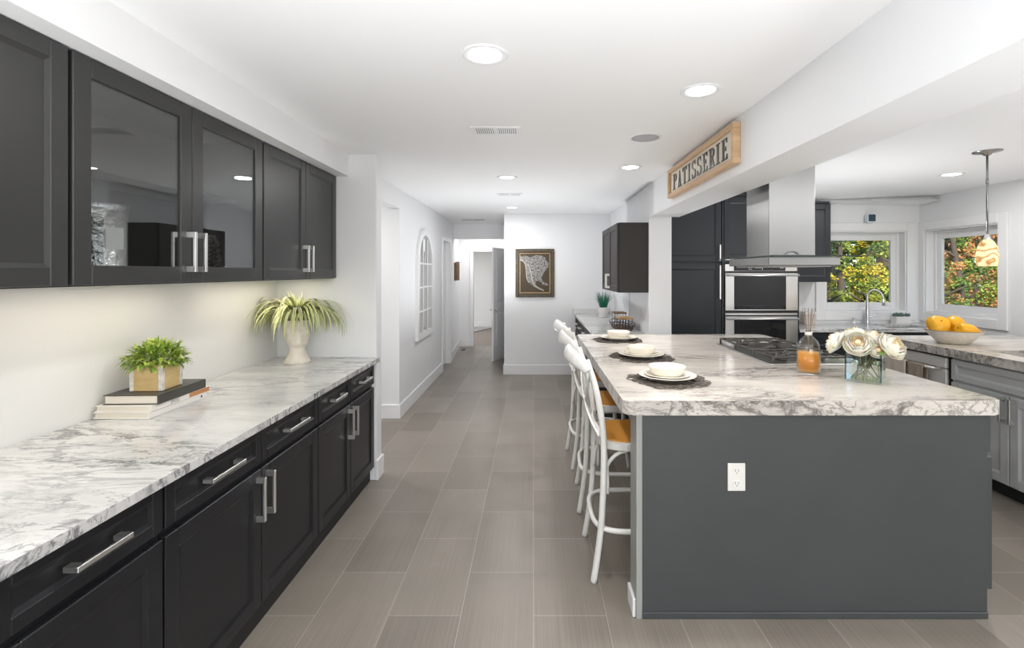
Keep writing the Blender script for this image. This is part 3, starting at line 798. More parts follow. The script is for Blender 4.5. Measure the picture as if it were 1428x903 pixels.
# ------------------------------------------------------------------ lettering in slab serif strokes
def letters(bm, text, f, u0, h, n0, n1, adv=.56, tight=.06):
    """letters h tall along u; f(u,v,n)"""
    TH, TN, SR = .135, .05, .05
    def bx(x0, x1, y0, y1): box(bm, (x0), (x1), y0, y1, n0, n1, f=lambda a, b, c: f(u + a * h, b * h, c))
    def quad(p): prism(bm, p, n0, n1, f=lambda a, b, c: f(u + a * h, b * h, c))
    def band(cx, cy, rx, ry, a0, a1, w0, w1, n=10):
        P = []
        for k in range(n + 1):
            s = k / n; a = R(a0 + (a1 - a0) * s); w = w0 + (w1 - w0) * math.sin(PI * s)
            P.append(((cx + (rx - w / 2) * math.cos(a), cy + (ry - w / 2) * math.sin(a)), (cx + (rx + w / 2) * math.cos(a), cy + (ry + w / 2) * math.sin(a))))
        for k in range(n): quad([P[k][0], P[k][1], P[k + 1][1], P[k + 1][0]])
    u = u0
    for ch in text:
        wd = .50
        if ch in 'PR':
            bx(.08, .08 + TH, 0, 1); bx(0, .30, 0, SR); bx(0, .25, 1 - SR, 1)
            band(.24, .74, .20, .23, -90, 90, TN, TH); bx(.22, .26, .48, .48 + TN); bx(.22, .26, 1 - TN, 1)
            if ch == 'R': quad([(.24, .50), (.36, .50), (.50, SR), (.36, SR)]); bx(.33, .55, 0, SR)
        elif ch == 'A':
            quad([(.09, 0), (.14, 0), (.285, .96), (.25, 1)]); quad([(.25, 1), (.285, 1), (.46, 0), (.32, 0)]); bx(.14, .36, .28, .28 + TN); bx(.02, .21, 0, SR); bx(.27, .52, 0, SR); wd = .52
        elif ch == 'T':
            bx(.18, .18 + TH, 0, 1); bx(.09, .42, 0, SR); bx(0, .51, 1 - TN, 1); quad([(0, 1), (0, .78), (.03, .78), (.08, 1)]); quad([(.51, 1), (.51, .78), (.48, .78), (.43, 1)])
        elif ch == 'I':
            bx(.08, .08 + TH, 0, 1); bx(0, .31, 0, SR); bx(0, .31, 1 - SR, 1); wd = .31
        elif ch == 'S':
            band(.23, .75, .17, .22, 35, 270, TN, .12); band(.23, .27, .18, .24, 90, -150, TN, .13)
            quad([(.40, 1), (.40, .74), (.37, .74), (.34, .96)]); quad([(.04, 0), (.04, .28), (.07, .28), (.11, .05)]); wd = .44
        elif ch == 'E':
            bx(.07, .07 + TH, 0, 1); bx(0, .46, 0, TN); bx(0, .44, 1 - TN, 1); bx(.2, .34, .48, .48 + TN); quad([(.46, 0), (.46, .24), (.43, .24), (.36, .04)]); quad([(.44, 1), (.44, .78), (.41, .78), (.34, .96)]); bx(.32, .35, .40, .62); wd = .46
        elif ch == 'C':
            band(.25, .5, .20, .48, 40, 320, TN, TH); quad([(.42, .95), (.42, .70), (.39, .70), (.36, .85)]); wd = .44
        u += (wd + tight) * h
    return u - u0

# sign on the beam
t = thing('wooden_sign', 'pine framed bakery sign reading PATISSERIE hung on the white beam', 'sign', (1.17, 3.375, 2.175))
fS = lambda u, v, n: (1.17 - n, 4.04 - u, 2.175 + v)
SL, SH = 1.33, .235
bm = B(); k = .034
box(bm, 0, SL, 0, k, 0, .045, .004, f=fS); box(bm, 0, SL, SH - k, SH, 0, .045, .004, f=fS); box(bm, 0, k, k, SH - k, 0, .045, .004, f=fS); box(bm, SL - k, SL, k, SH - k, 0, .045, .004, f=fS)
obj('frame', bm, PINE, t)
bm = B(); box(bm, k - .004, SL - k + .004, k - .004, SH - k + .004, .004, .022, f=fS); bd = obj('board', bm, SIGNW, t)
bm = B()
hh = .125
bmt = B(); Ltot = letters(bmt, 'PATISSERIE', lambda a, b, c: (a, b, c), 0, hh, 0, .01, tight=.17); bmt.free()
stretch_ = 1.13 / Ltot
bm.free(); ul = 0
for ch in 'PATISSERIE':
    bm = B(); dl = letters(bm, ch, lambda a, b, c: fS(.10 + a * stretch_, .055 + b, c), ul, hh, .0205, .027, tight=.17); ul += dl
    obj('letter', bm, GALV, t)

# ------------------------------------------------------------------ hall side counter run (right)
fC = lambda u, v, n: (.655 - n, u, v)
def hall_base(y0, y1, label):
    t = thing('base_cabinet', label, 'cabinet', (.9, (y0 + y1) / 2, 0), group='dark base cabinets in the coffee corner')
    bm = B(); box(bm, .655, 1.165, y0 + .001, y1 - .001, .10, .889); obj('carcass', bm, BROWNCAB, t)
    bm = B(); box(bm, .70, 1.16, y0 + .001, y1 - .001, 0, .10); obj('toe_kick', bm, DARK, t)
    ym = (y0 + y1) / 2
    for a, b, s in ((y0 + .004, ym - .003, 1), (ym + .003, y1 - .004, -1)):
        d = front('drawer', fC, a, b, .728, .884, BROWNCAB, t, rail=.042); pull(fC, (a + b) / 2, .806, .15, False, d)
        d = front('door', fC, a, b, .105, .702, BROWNCAB, t); pull(fC, (b - .035) if s > 0 else (a + .035), .582, .17, True, d)
hall_base(5.10, 6.18, 'dark base cabinet under the near half of the coffee corner counter')
hall_base(6.182, 7.295, 'dark base cabinet under the coffee corner counter, against the end wall')
t = thing('countertop', 'granite counter with low backsplash in the coffee corner by the end wall', 'countertop', (.9, 6.2, .89))
pts = rrect(.625, 1.30, 5.07, 7.40, .05); pts = [(min(x, 1.167), min(y, 7.306)) for x, y in pts]
cl = []
for p in pts:
    if not cl or (Vector(p) - Vector(cl[-1])).length > 1e-4: cl.append(p)
bm = B(); prism(bm, cl, .890, .924, bev=.003); obj('slab', bm, MARBLE, t)
bm = B(); box(bm, .60, 1.167, 7.286, 7.306, .9245, 1.00, .002); obj('backsplash', bm, MARBLE, t)
t = thing('wall_cabinet', 'dark brown two-door wall cabinet above the coffee corner counter', 'cabinet', (1.0, 5.41, 1.349))
bm = B(); box(bm, .87, 1.168, 4.885, 5.94, 1.349, 2.063); obj('carcass', bm, BROWNCAB, t)
fW = lambda u, v, n: (.87 - n, u, v)
for a, b, s in ((4.89, 5.41, 1), (5.415, 5.935, -1)):
    d = front('door', fW, a, b, 1.352, 2.060, BROWNCAB, t, rail=.06); pull(fW, (b - .035) if s > 0 else (a + .035), 1.46, .16, True, d)
# backsplash panels behind that counter
bm = B(); box(bm, 1.155, 1.169, 5.83, 6.9, .93, 1.345, .003); tag(center_origin(obj('backsplash_panel', bm, mat('gloss_white_panel', (.82, .84, .87), .08))), 'glossy white wall panel behind the wire basket', 'wall panel')
t = thing('power_outlet', 'white outlet plate on the wall under the brown wall cabinet', 'outlet', (1.169, 5.2, 1.12))
fO = lambda u, v, n: (1.169 - n, 5.2 + u, 1.12 + v)
def outlet(f, t):
    bm = B(); box(bm, -.0395, .0395, -.062, .062, 0, .006, .002, f=f); obj('plate', bm, PLASTW, t)
    for s in (-1, 1):
        bm = B(); prism(bm, rrect(-.017, .017, s * .028 - .014, s * .028 + .014, .008, 4), .006, .009, f=f); so = obj('socket', bm, PLASTW, t)
        bm = B(); box(bm, -.008, -.006, s * .028 - .002, s * .028 + .008, .009, .0094, f=f); box(bm, .006, .008, s * .028 - .002, s * .028 + .008, .009, .0094, f=f); box(bm, -.002, .002, s * .028 - .010, s * .028 - .006, .009, .0094, f=f)
        obj('slots', bm, BLACK, so)
outlet(fO, t)

# grass plant in white pot
def blade(bm, p, az, L, lean, w, curl, mi=0, n=7, edge=None, phase=0):
    """arching leaf strip: starts leaning by lean from vertical, curls over by curl"""
    p = Vector(p); rows = []; ang = lean
    side = Vector((-math.sin(az), math.cos(az), 0))
    for i in range(n + 1):
        s = i / n; ww = w * (1 - s ** 2.2) * (.55 + .45 * min(1, s * 5)) + .0005
        d = Vector((math.cos(az) * math.sin(ang), math.sin(az) * math.sin(ang), math.cos(ang)))
        nrm = side.cross(d)
        if edge is None: offs = (-1, 0, 1)
        else: offs = (-1, -.5, .5, 1)
        rows.append([bm.verts.new(p + side * (o * ww) + nrm * (-abs(o) * ww * .25)) for o in offs])
        p = p + d * (L / n); ang += curl / n
    for A, C in zip(rows, rows[1:]):
        for k in range(len(A) - 1):
            fc = bm.faces.new([A[k], A[k + 1], C[k + 1], C[k]]); fc.smooth = True
            fc.material_index = mi if edge is None or k == 1 else edge
t = thing('potted_grass', 'emerald green grass plant in a white pot in the coffee corner', 'plant', (.98, 6.75, .9245), local=True)
bm = B(); lathe(bm, [(0, .002), (.052, 0), (.056, .004), (.072, .135), (.074, .14), (.068, .14), (.062, .12), (0, .12)], segs=28); obj('pot', bm, POTW, t)
bm = B()
for i in range(150):
    a = random.random() * 2 * PI; q = .05 * random.random() ** .5
    blade(bm, (q * math.cos(a), q * math.sin(a), .12), a, random.uniform(.16, .27), random.uniform(0, .35), .0035, random.uniform(0, .9), mi=i % 2)
for a in (2.9, 3.4): blade(bm, (0, 0, .12), a, .34, .35, .0035, 2.0, mi=1)
obj('grass_blades', bm, [TEAL, TEAL2], t)
# wire basket and two wooden-topped wire risers in it
t = thing('wire_basket', 'oval dark wire basket tray on the coffee corner counter', 'basket', (1.01, 5.50, .924), local=True)
bm = B()
def oval(rx, ry, z, n=28): return [(rx * math.cos(2 * PI * k / n), ry * math.sin(2 * PI * k / n), z) for k in range(n)]
for rx, ry, z in ((.10, .34, .004), (.115, .37, .03), (.13, .40, .06)): tube(bm, oval(rx, ry, z), .0035, 6, closed=True)
for k in range(0, 28):
    tube(bm, [oval(.10, .34, .004)[k], oval(.13, .40, .06)[k]], .002, 5)
obj('wire_frame', bm, WIRE, t)
bm = B(); prism(bm, [(p[0], p[1]) for p in oval(.098, .338, 0)], .0005, .008); obj('base', bm, WALNUT, t)
def riser(loc, w, l, h, m, label):
    t = thing('wire_riser', label, 'stand', loc, local=True, group='wooden topped wire risers in the basket')
    bm = B(); box(bm, -w / 2, w / 2, -l / 2, l / 2, h, h + .016, .003); obj('top', bm, m, t)
    for sx in (-1, 1):
        for sy in (-1, 1):
            bm = B(); tube(bm, [(sx * w * .44, sy * l * .44, 0), (sx * w * .42, sy * l * .42, h)], .003, 6); obj('leg', bm, WIRE, t)
    bm = B()
    for z in (.02, h * .55):
        tube(bm, [(-w * .43, -l * .43, z), (w * .43, -l * .43, z), (w * .43, l * .43, z), (-w * .43, l * .43, z)], .0025, 5, closed=True)
    for k in range(1, 4):
        for s in (-1, 1): tube(bm, [(-w * .43 + w * .86 * k / 4, s * l * .43, .02), (-w * .43 + w * .86 * k / 4, s * l * .43, h)], .002, 5)
    obj('wire_sides', bm, WIRE, t)
riser((1.01, 5.35, .9325), .155, .24, .11, ACACIA, 'wire riser with golden wood top at the front of the basket')
riser((1.01, 5.68, .9325), .15, .20, .14, WALNUT, 'wire riser with dark wood top at the back of the basket')

# ------------------------------------------------------------------ tall pantry, oven tower, ovens
OY = 5.16
fB = lambda u, v, n: (u, OY - n, v)
t = thing('pantry_cabinet', 'tall slate pantry cabinet between the white column and the ovens', 'cabinet', (1.71, 5.45, 0))
bm = B(); box(bm, 1.405, 2.015, OY, 5.795, .10, 2.37); obj('carcass', bm, SLATE, t)
bm = B(); box(bm, 1.405, 2.015, OY + .05, 5.79, 0, .10); obj('toe_kick', bm, DARK, t)
d = front('door', fB, 1.41, 2.01, 1.672, 2.36, SLATE, t, rail=.062); pull(fB, 1.985, 1.765, .17, True, d)
d = front('door', fB, 1.41, 2.01, .11, 1.652, SLATE, t, rail=.062); pull(fB, 1.985, 1.45, .36, True, d)
# the lower door is split by its mid rail
t = thing('oven_tower', 'tall slate cabinet tower holding the double wall oven', 'cabinet', (2.43, 5.45, 0))
bm = B()
box(bm, 2.018, 2.036, OY - .018, 5.795, .10, 2.37); box(bm, 2.826, 2.842, OY - .018, 5.795, .10, 2.37)
box(bm, 2.036, 2.826, OY, 5.795, 1.655, 2.37); box(bm, 2.036, 2.826, OY, 5.795, .10, .52); box(bm, 2.036, 2.826, 5.77, 5.795, .52, 1.655)
obj('carcass', bm, SLATE, t)
bm = B(); box(bm, 2.018, 2.842, OY - .01, 5.79, 2.37, 2.40, .004); obj('crown', bm, SLATE, t)
bm = B(); box(bm, 2.02, 2.84, OY + .05, 5.79, 0, .10); obj('toe_kick', bm, DARK, t)
for a, b, s in ((2.04, 2.428, 1), (2.432, 2.822, -1)):
    d = front('door', fB, a, b, 1.685, 2.36, SLATE, t, rail=.06); pull(fB, (b - .03) if s > 0 else (a + .03), 1.78, .17, True, d)
d = front('drawer', fB, 2.04, 2.822, .12, .51, SLATE, t); pull(fB, 2.43, .40, .30, False, d)

t = thing('wall_oven', 'stainless double wall oven with black glass doors', 'oven', (2.43, 5.4, .53))
fV = lambda u, v, n: (u, OY - .005 - n, v)
bm = B(); box(bm, 2.04, 2.822, OY - .005, 5.74, .53, 1.648); obj('body', bm, BLACK, t)
bm = B(); box(bm, 2.045, 2.818, 1.567, 1.645, 0, .022, .003, f=fV); cp = obj('control_panel', bm, STEEL, t)
bm = B(); box(bm, 2.14, 2.69, 1.572, 1.641, .022, .025, f=fV); obj('display', bm, BLACKGL, cp)
bm = B()
for x in (2.30, 2.32): 
    for z in (1.585, 1.603, 1.621): box(bm, x, x + .008, z, z + .006, .025, .0258, f=fV)
for k in range(4): box(bm, 2.37 + k * .017, 2.38 + k * .017, 1.602, 1.609, .025, .0258, f=fV)
for k in range(4): box(bm, 2.44, 2.448, 1.582 + k * .013, 1.588 + k * .013, .025, .0258, f=fV)
for k in range(2):
    for j in range(2): box(bm, 2.635 + k * .02, 2.645 + k * .02, 1.60 + j * .02, 1.61 + j * .02, .025, .0258, f=fV)
obj('display_marks', bm, PLASTW, cp)
def oven_door(z0, z1):
    bm = B(); e0, e1 = 2.14, 2.69
    box(bm, 2.045, e0, z0, z1, 0, .035, .003, f=fV); box(bm, e1, 2.818, z0, z1, 0, .035, .003, f=fV)
    box(bm, e0, e1, z1 - .035, z1, 0, .0345, .002, f=fV); box(bm, e0, e1, z0, z0 + .012, 0, .0345, .002, f=fV)
    d = obj('door', bm, STEEL, t)
    bm = B(); box(bm, e0, e1, z0 + .012, z1 - .035, 0, .035, f=fV); obj('window', bm, BLACKGL, d)
    bm = B()
    tube(bm, [fV(2.055, z1 - .022, .075), fV(2.808, z1 - .022, .075)], .011, 12)
    for u in (2.075, 2.788): tube(bm, [fV(u, z1 - .022, .03), fV(u, z1 - .022, .075)], .009, 10)
    obj('handle', bm, NICKEL, d)
oven_door(1.150, 1.548)
oven_door(.60, 1.085)
bm = B(); box(bm, 2.045, 2.818, 1.098, 1.122, 0, .03, .003, f=fV); obj('vent_strip', bm, STEEL, t)

# wall cabinet beside the window
UY = 5.49
fN = lambda u, v, n: (u, UY - n, v)
t = thing('wall_cabinet', 'slate wall cabinet between the range hood and the sink window', 'cabinet', (3.12, 5.64, 1.446))
bm = B(); box(bm, 2.845, 3.388, UY, 5.797, 1.446, 2.34); obj('carcass', bm, SLATE, t)
bm = B(); box(bm, 2.845, 3.38, UY - .012, 5.795, 2.34, 2.366, .004); obj('crown', bm, SLATE, t)
d = front('door', fN, 2.85, 3.385, 1.449, 2.335, SLATE, t, rail=.062); pull(fN, 2.88, 1.55, .17, True, d)

# sink counter run
SZ = .95
fK = lambda u, v, n: (u, 5.165 - n, v)
def sink_base(x0, x1, label, drawers):
    t = thing('base_cabinet', label, 'cabinet', ((x0 + x1) / 2, 5.48, 0), group='slate base cabinets under the sink counter')
    bm = B(); box(bm, x0 + .001, x1 - .001, 5.165, 5.79, .10, SZ - .20); box(bm, x0 + .001, x1 - .001, 5.165, 5.23, SZ - .20, SZ - .036); obj('carcass', bm, SLATE, t)
    bm = B(); box(bm, x0 + .001, x1 - .001, 5.22, 5.78, 0, .10); obj('toe_kick', bm, DARK, t)
    if drawers:
        for a, b in ((.105, .42), (.425, .72), (.725, SZ - .045)):
            d = front('drawer', fK, x0 + .004, x1 - .004, a, b, SLATE, t, rail=.05); pull(fK, (x0 + x1) / 2, (a + b) / 2, .2, False, d)
    else:
        xm = (x0 + x1) / 2
        front('false_drawer', fK, x0 + .004, x1 - .004, .735, SZ - .045, SLATE, t, rail=.05)
        for a, b, s in ((x0 + .004, xm - .003, 1), (xm + .003, x1 - .004, -1)):
            d = front('door', fK, a, b, .105, .728, SLATE, t); pull(fK, (b - .035) if s > 0 else (a + .035), .6, .17, True, d)
sink_base(2.846, 3.62, 'slate drawer base cabinet right of the double oven', True)
sink_base(3.622, 4.655, 'slate base cabinet under the kitchen sink', False)
bm = B(); hx0, hx1, hy0, hy1 = 3.90, 4.40, 5.27, 5.62
for q in ((2.846, hx0, 5.13, 5.795), (hx1, 4.655, 5.13, 5.795), (hx0, hx1, 5.13, hy0), (hx0, hx1, hy1, 5.795)): box(bm, *q, SZ - .034, SZ)
tag(center_origin(obj('countertop', bm, MARBLE)), 'granite counter under the corner windows, with the undermount sink', 'countertop')
def basin(x0, x1, y0, y1, z, d, label):
    t = thing('sink', label, 'sink', ((x0 + x1) / 2, (y0 + y1) / 2, z - d))
    bm = B(); w = .012; o = .02
    box(bm, x0 - o, x0, y0 - o, y1 + o, z - d, z); box(bm, x1, x1 + o, y0 - o, y1 + o, z - d, z)
    box(bm, x0, x1, y0 - o, y0, z - d, z); box(bm, x0, x1, y1, y1 + o, z - d, z); box(bm, x0, x1, y0, y1, z - d, z - d + w)
    obj('basin', bm, STEEL, t)
    bm = B(); lathe(bm, [(.02, .001), (.045, .004), (.045, 0), (0, 0)], ((x0 + x1) / 2, (y0 + y1) / 2, z - d + w), 20); obj('drain', bm, CHROME, t)
basin(hx0, hx1, hy0, hy1, SZ - .035, .16, 'stainless undermount sink below the sink window')
# faucet
t = thing('faucet', 'steel gooseneck kitchen faucet in front of the window', 'faucet', (3.96, 5.70, SZ), local=True)
bm = B(); lathe(bm, [(0, 0), (.026, 0), (.026, .008), (.022, .012), (.021, .16), (.0125, .26)], segs=20)
tube(bm, smooth_path([(0, 0, .25), (0, 0, .33), (.015, -.01, .375), (.055, -.03, .40), (.10, -.05, .385), (.13, -.065, .335), (.135, -.068, .30)], 7), .0115, 12); obj('spout', bm, STEEL, t)
bm = B(); tube(bm, [(.135, -.068, .305), (.142, -.071, .215)], [.014, .017], 14); obj('spray_head', bm, NICKEL, t)
bm = B(); tube(bm, smooth_path([(.018, 0, .075), (.05, -.01, .08), (.085, -.02, .10)], 4), [.012] * 5 + [.006] * 4, 10); obj('lever', bm, NICKEL, t)
t = thing('soap_dispenser', 'small steel soap dispenser left of the gooseneck faucet', 'soap dispenser', (3.80, 5.70, SZ), local=True)
bm = B(); lathe(bm, [(0, 0), (.022, 0), (.022, .006), (.012, .01), (.011, .05), (.018, .055), (.018, .07), (0, .075)], segs=16); obj('pump', bm, NICKEL, t)
bm = B(); tube(bm, [(0, 0, .066), (.015, -.035, .064)], .006, 8); obj('nozzle', bm, NICKEL, t)
# canister, succulent
t = thing('candle_canister', 'blush square canister on the sink counter beside the ovens', 'canister', (3.235, 5.66, SZ), local=True)
bm = B(); prism(bm, rrect(-.068, .068, -.055, .055, .012, 4), 0, .118, bev=.003); obj('body', bm, BLUSH, t)
bm = B(); prism(bm, rrect(-.072, .072, -.059, .059, .012, 4), .1185, .145, bev=.004); obj('lid', bm, POTW, t)
t = thing('potted_succulent', 'sage succulent in a square white pot in the window corner', 'plant', (4.36, 5.70, SZ), local=True)
bm = B(); prism(bm, rrect(-.09, .09, -.05, .05, .012, 4), 0, .085, bev=.003); obj('pot', bm, POTW, t)
bm = B()
for i in range(26):
    cx, cy = random.uniform(-.085, .085), random.uniform(-.045, .045)
    for k in range(9):
        blade(bm, (cx, cy, .08), 2 * PI * k / 9 + i, random.uniform(.03, .06), random.uniform(.2, 1.1), .006, -.5, n=3)
obj('rosettes', bm, SAGE, t)
t = thing('security_camera', 'small white cube security camera on the wall above the sink window', 'camera', (4.03, 5.80, 2.20), local=True)
bm = B(); box(bm, -.012, .012, -.03, 0, -.012, .012, .002); obj('mount', bm, BLUEW, t)
bm = B(); prism(bm, rrect(-.05, .05, -.05, .05, .014, 5), 0, .045, f=lambda a, b, c: (a, -.03 - c, b), bev=.005); obj('body', bm, BLUEW, t)
bm = B(); prism(bm, rrect(-.037, .045, -.037, .045, .01, 5), .045, .048, f=lambda a, b, c: (a, -.03 - c, b)); obj('lens_face', bm, BLUEB, t)

# ------------------------------------------------------------------ peninsula
PZ = .973
fE = lambda u, v, n: (3.24 - n, u, v)
def pen_base(y0, y1, label):
    t = thing('base_cabinet', label, 'cabinet', (3.6, (y0 + y1) / 2, 0), group='grey base cabinets of the peninsula')
    bm = B(); box(bm, 3.24, 3.30, y0 + .001, y1 - .001, .10, PZ - .066); box(bm, 3.30, 3.90, y0 + .001, y1 - .001, .10, PZ - .25); box(bm, 3.88, 3.90, y0 + .001, y1 - .001, PZ - .25, PZ - .066); obj('carcass', bm, GREY, t)
    bm = B(); box(bm, 3.29, 3.88, y0 + .001, y1 - .001, 0, .10); obj('toe_kick', bm, DARK, t)
    ym = (y0 + y1) / 2
    front('false_drawer', fE, y0 + .006, y1 - .006, .735, .890, GREY, t, rail=.045)
    for a, b, s in ((y0 + .006, ym - .004, 1), (ym + .004, y1 - .006, -1)):
        d = front('door', fE, a, b, .11, .715, GREY, t, rail=.06); pull(fE, (b - .03) if s > 0 else (a + .03), .62, .17, True, d)
pen_base(2.795, 3.712, 'grey sink base cabinet beside the dishwasher, right edge of the view')
pen_base(1.95, 2.793, 'grey base cabinet at the near end of the peninsula')
t = thing('dishwasher', 'stainless dishwasher under the peninsula with towels on its handle', 'dishwasher', (3.5, 4.05, 0))
bm = B(); box(bm, 3.245, 3.80, 3.74, 4.36, .10, .905); obj('body', bm, BLACK, t)
bm = B(); box(bm, 3.75, 4.35, .115, .80, 0, .026, .004, f=lambda u, v, n: (3.245 - n, u, v)); box(bm, 3.75, 4.35, .806, .888, 0, .026, .004, f=lambda u, v, n: (3.245 - n, u, v)); dd = obj('door', bm, STEELD, t)
bm = B(); box(bm, 4.18, 4.25, .838, .856, .026, .0268, f=lambda u, v, n: (3.245 - n, u, v)); obj('control_window', bm, BLACK, dd)
bm = B(); tube(bm, [(3.165, 3.78, .80), (3.165, 4.32, .80)], .011, 12)
for y in (3.80, 4.30): tube(bm, [(3.22, y, .80), (3.165, y, .80)], .010, 10)
obj('handle', bm, NICKEL, dd)
bm = B(); box(bm, 3.29, 3.78, 3.745, 4.355, 0, .10); obj('toe_kick', bm, DARK, t)
bm = B(); box(bm, 3.24, 3.90, 4.366, 4.40, 0, PZ - .066); tag(center_origin(obj('end_panel', bm, GREY)), 'grey end panel of the peninsula beyond the dishwasher', 'panel')
bm = B(); box(bm, 3.905, 3.93, 1.95, 4.40, 0, PZ - .066); tag(center_origin(obj('back_panel', bm, GREY)), 'grey back panel of the peninsula facing the windows', 'panel')
bm = B(); kx0, kx1, ky0, ky1 = 3.38, 3.84, 2.90, 3.60
for q in ((3.19, kx0, 1.9, 4.45), (kx1, 4.655, 1.9, 4.45), (kx0, kx1, 1.9, ky0), (kx0, kx1, ky1, 4.45)): box(bm, *q, PZ - .064, PZ)
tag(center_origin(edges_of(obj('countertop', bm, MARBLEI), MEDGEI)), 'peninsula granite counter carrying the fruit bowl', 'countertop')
basin(kx0 + .0, kx1, ky0, ky1, PZ - .065, .18, 'dark stainless sink set in the peninsula counter')
def towel(y0, y1, m, label, l0, l1, ph):
    bm = B(); P = []
    prof = [(3.148, .80 - l0)] + [(3.148 - .003 * math.sin(k), .80 - l0 + l0 * k / 8) for k in range(1, 8)] + [(3.149, .80), (3.152, .812), (3.165, .817), (3.178, .812), (3.181, .80)] + [(3.181, .80 - l1 * k / 6) for k in range(1, 7)]
    n = 14
    for j in range(n + 1):
        y = y0 + (y1 - y0) * j / n
        P.append([bm.verts.new((x + (-1 if x < 3.16 else .4) * (.004 + .006 * math.sin(j * 1.1 + ph) * min(1, abs(.80 - z) * 8)) , y, z)) for x, z in prof])
    for A, C in zip(P, P[1:]):
        for k in range(len(A) - 1):
            q = bm.faces.new([A[k], A[k + 1], C[k + 1], C[k]]); q.smooth = True
    bmesh.ops.recalc_face_normals(bm, faces=bm.faces)
    bmesh.ops.solidify(bm, geom=bm.faces[:], thickness=.002)
    tag(center_origin(obj('dish_towel', bm, m)), label, 'towel', 'towels on the dishwasher handle')
towel(4.06, 4.30, TOWEL, 'pale beige towel on the dishwasher handle, nearer the flowers', .40, .36, 0)
towel(3.88, 4.045, TOWEL2, 'darker taupe towel on the dishwasher handle, beside the pale one', .36, .33, 2)
# fruit bowl
t = thing('fruit_bowl', 'speckled stoneware bowl with a brown rim on the peninsula', 'bowl', (3.46, 3.96, PZ), local=True)
bm = B(); lathe(bm, [(0, .004), (.09, 0), (.105, .006), (.15, .055), (.187, .10), (.19, .106)], segs=40, mi=0); lathe(bm, [(.19, .106), (.192, .112), (.186, .113), (.182, .106)], segs=40, mi=1)
lathe(bm, [(.182, .106), (.145, .058), (.10, .016), (0, .012)], segs=40); bmesh.ops.remove_doubles(bm, verts=bm.verts, dist=1e-5); obj('bowl', bm, BOWLC if False else [BOWLC, BOWLR], t)
def fruit(loc, rot, sx, sy, sz, label, r=.085):
    def dd(c):
        a = math.atan2(c.y, c.x); k = 1 + .05 * math.cos(3 * a) * (1 - c.z * c.z) ** .5
        dip = .55 * max(0, c.z - .72) ** 1.0 * 1.6
        taper = 1 - .22 * max(0, -c.z)
        return Vector((c.x * k * taper, c.y * k * taper, c.z - dip))
    bm = B(); ball(bm, (0, 0, 0), r, sx, sy, sz, u=24, v=16, disp=dd)
    t = thing('yellow_fruit', label, 'fruit', loc, local=True, group='fruit in the stoneware bowl'); t.rotation_euler = rot
    obj('flesh', bm, FRUIT, t)
    bm = B(); tube(bm, [(0, 0, sz * r * .60), (.003, 0, sz * r * .82)], .006, 8); obj('stem', bm, mat('fruit_stem', (.30, .17, .02), .7), t)
fruit((3.385, 4.02, PZ + .142), (R(42), R(-8), 0), 1, 1, .88, 'round yellow fruit with a dimple, left in the bowl')
fruit((3.52, 4.02, PZ + .148), (R(10), R(-100), R(10)), .85, .9, 1.15, 'yellow fruit at the back of the bowl')
fruit((3.495, 3.87, PZ + .122), (R(5), R(-80), R(-8)), .55, .72, 1.12, 'long yellow fruit lying at the right front of the bowl')

# ------------------------------------------------------------------ pendant
t = thing('pendant_lamp', 'amber swirled glass pendant on a slim steel rod near the window', 'pendant lamp', (3.33, 3.526, CH), local=True)
bm = B(); lathe(bm, [(0, -.03), (.02, -.03), (.03, -.018), (.085, -.006), (.088, 0), (0, 0)], segs=32); obj('canopy', bm, STEELH, t)
bm = B(); tube(bm, [(0, 0, -.02), (0, 0, -.62)], .0075, 10); tube(bm, [(0, 0, -.20), (0, 0, -.24)], .0095, 10); obj('rod', bm, STEELH, t)
bm = B(); lathe(bm, [(0, -.60), (.012, -.61), (.022, -.635), (.024, -.66), (0, -.66)], segs=20); obj('socket_cap', bm, NICKEL, t)
bm = B(); lathe(bm, [(.022, -.645), (.040, -.665), (.056, -.70), (.0635, -.75), (.0635, -.80), (.057, -.842), (.053, -.842), (.0595, -.80), (.0595, -.75), (.053, -.704), (.039, -.67), (.022, -.651)], segs=36); obj('lamp_shade', bm, SWIRL, t)
l = light('pendant_bulb', 'POINT', (0, 0, -.77), (0, 0, 0), 3, (1, .8, .5), shadow_soft_size=.03); l.parent = t

# ------------------------------------------------------------------ range hood
t = thing('range_hood', 'stainless chimney range hood hanging above the island cooktop', 'range hood', (1.705, 3.33, 1.60))
bm = B(); box(bm, 1.552, 1.859, 3.17, 3.50, 1.664, CH - .002, .003); obj('chimney', bm, STEELH, t)
bm = B(); box(bm, 1.548, 1.863, 3.166, 3.504, 1.655, 1.672, .002); obj('collar', bm, STEELH, t)
bm = B(); box(bm, 1.434, 1.872, 2.93, 3.52, 1.60, 1.652, .004); cv = obj('canopy', bm, STEELH, t)
bm = B()
for k in range(3): box(bm, 1.47, 1.84, 2.97 + k * .175, 3.13 + k * .175, 1.592, 1.600, .002)
obj('filter', bm, PLASTG, cv)
bm = B(); prism(bm, rrect(1.43, 2.03, 2.88, 3.80, .03, 4), 1.6535, 1.6605)
for q in bm.faces: q.material_index = 0 if len(q.verts) > 4 else 1
obj('glass_visor', bm, [HOODGL, mat('glass_edge_dark', (.015, .03, .028), .3)], t)
bm = B(); tube(bm, smooth_path([(1.66, 3.163, 1.676), (1.68, 3.163, 1.69), (1.705, 3.163, 1.695), (1.73, 3.163, 1.69), (1.75, 3.163, 1.676)], 4), .003, 6); obj('badge_arc', bm, PLASTG, t)

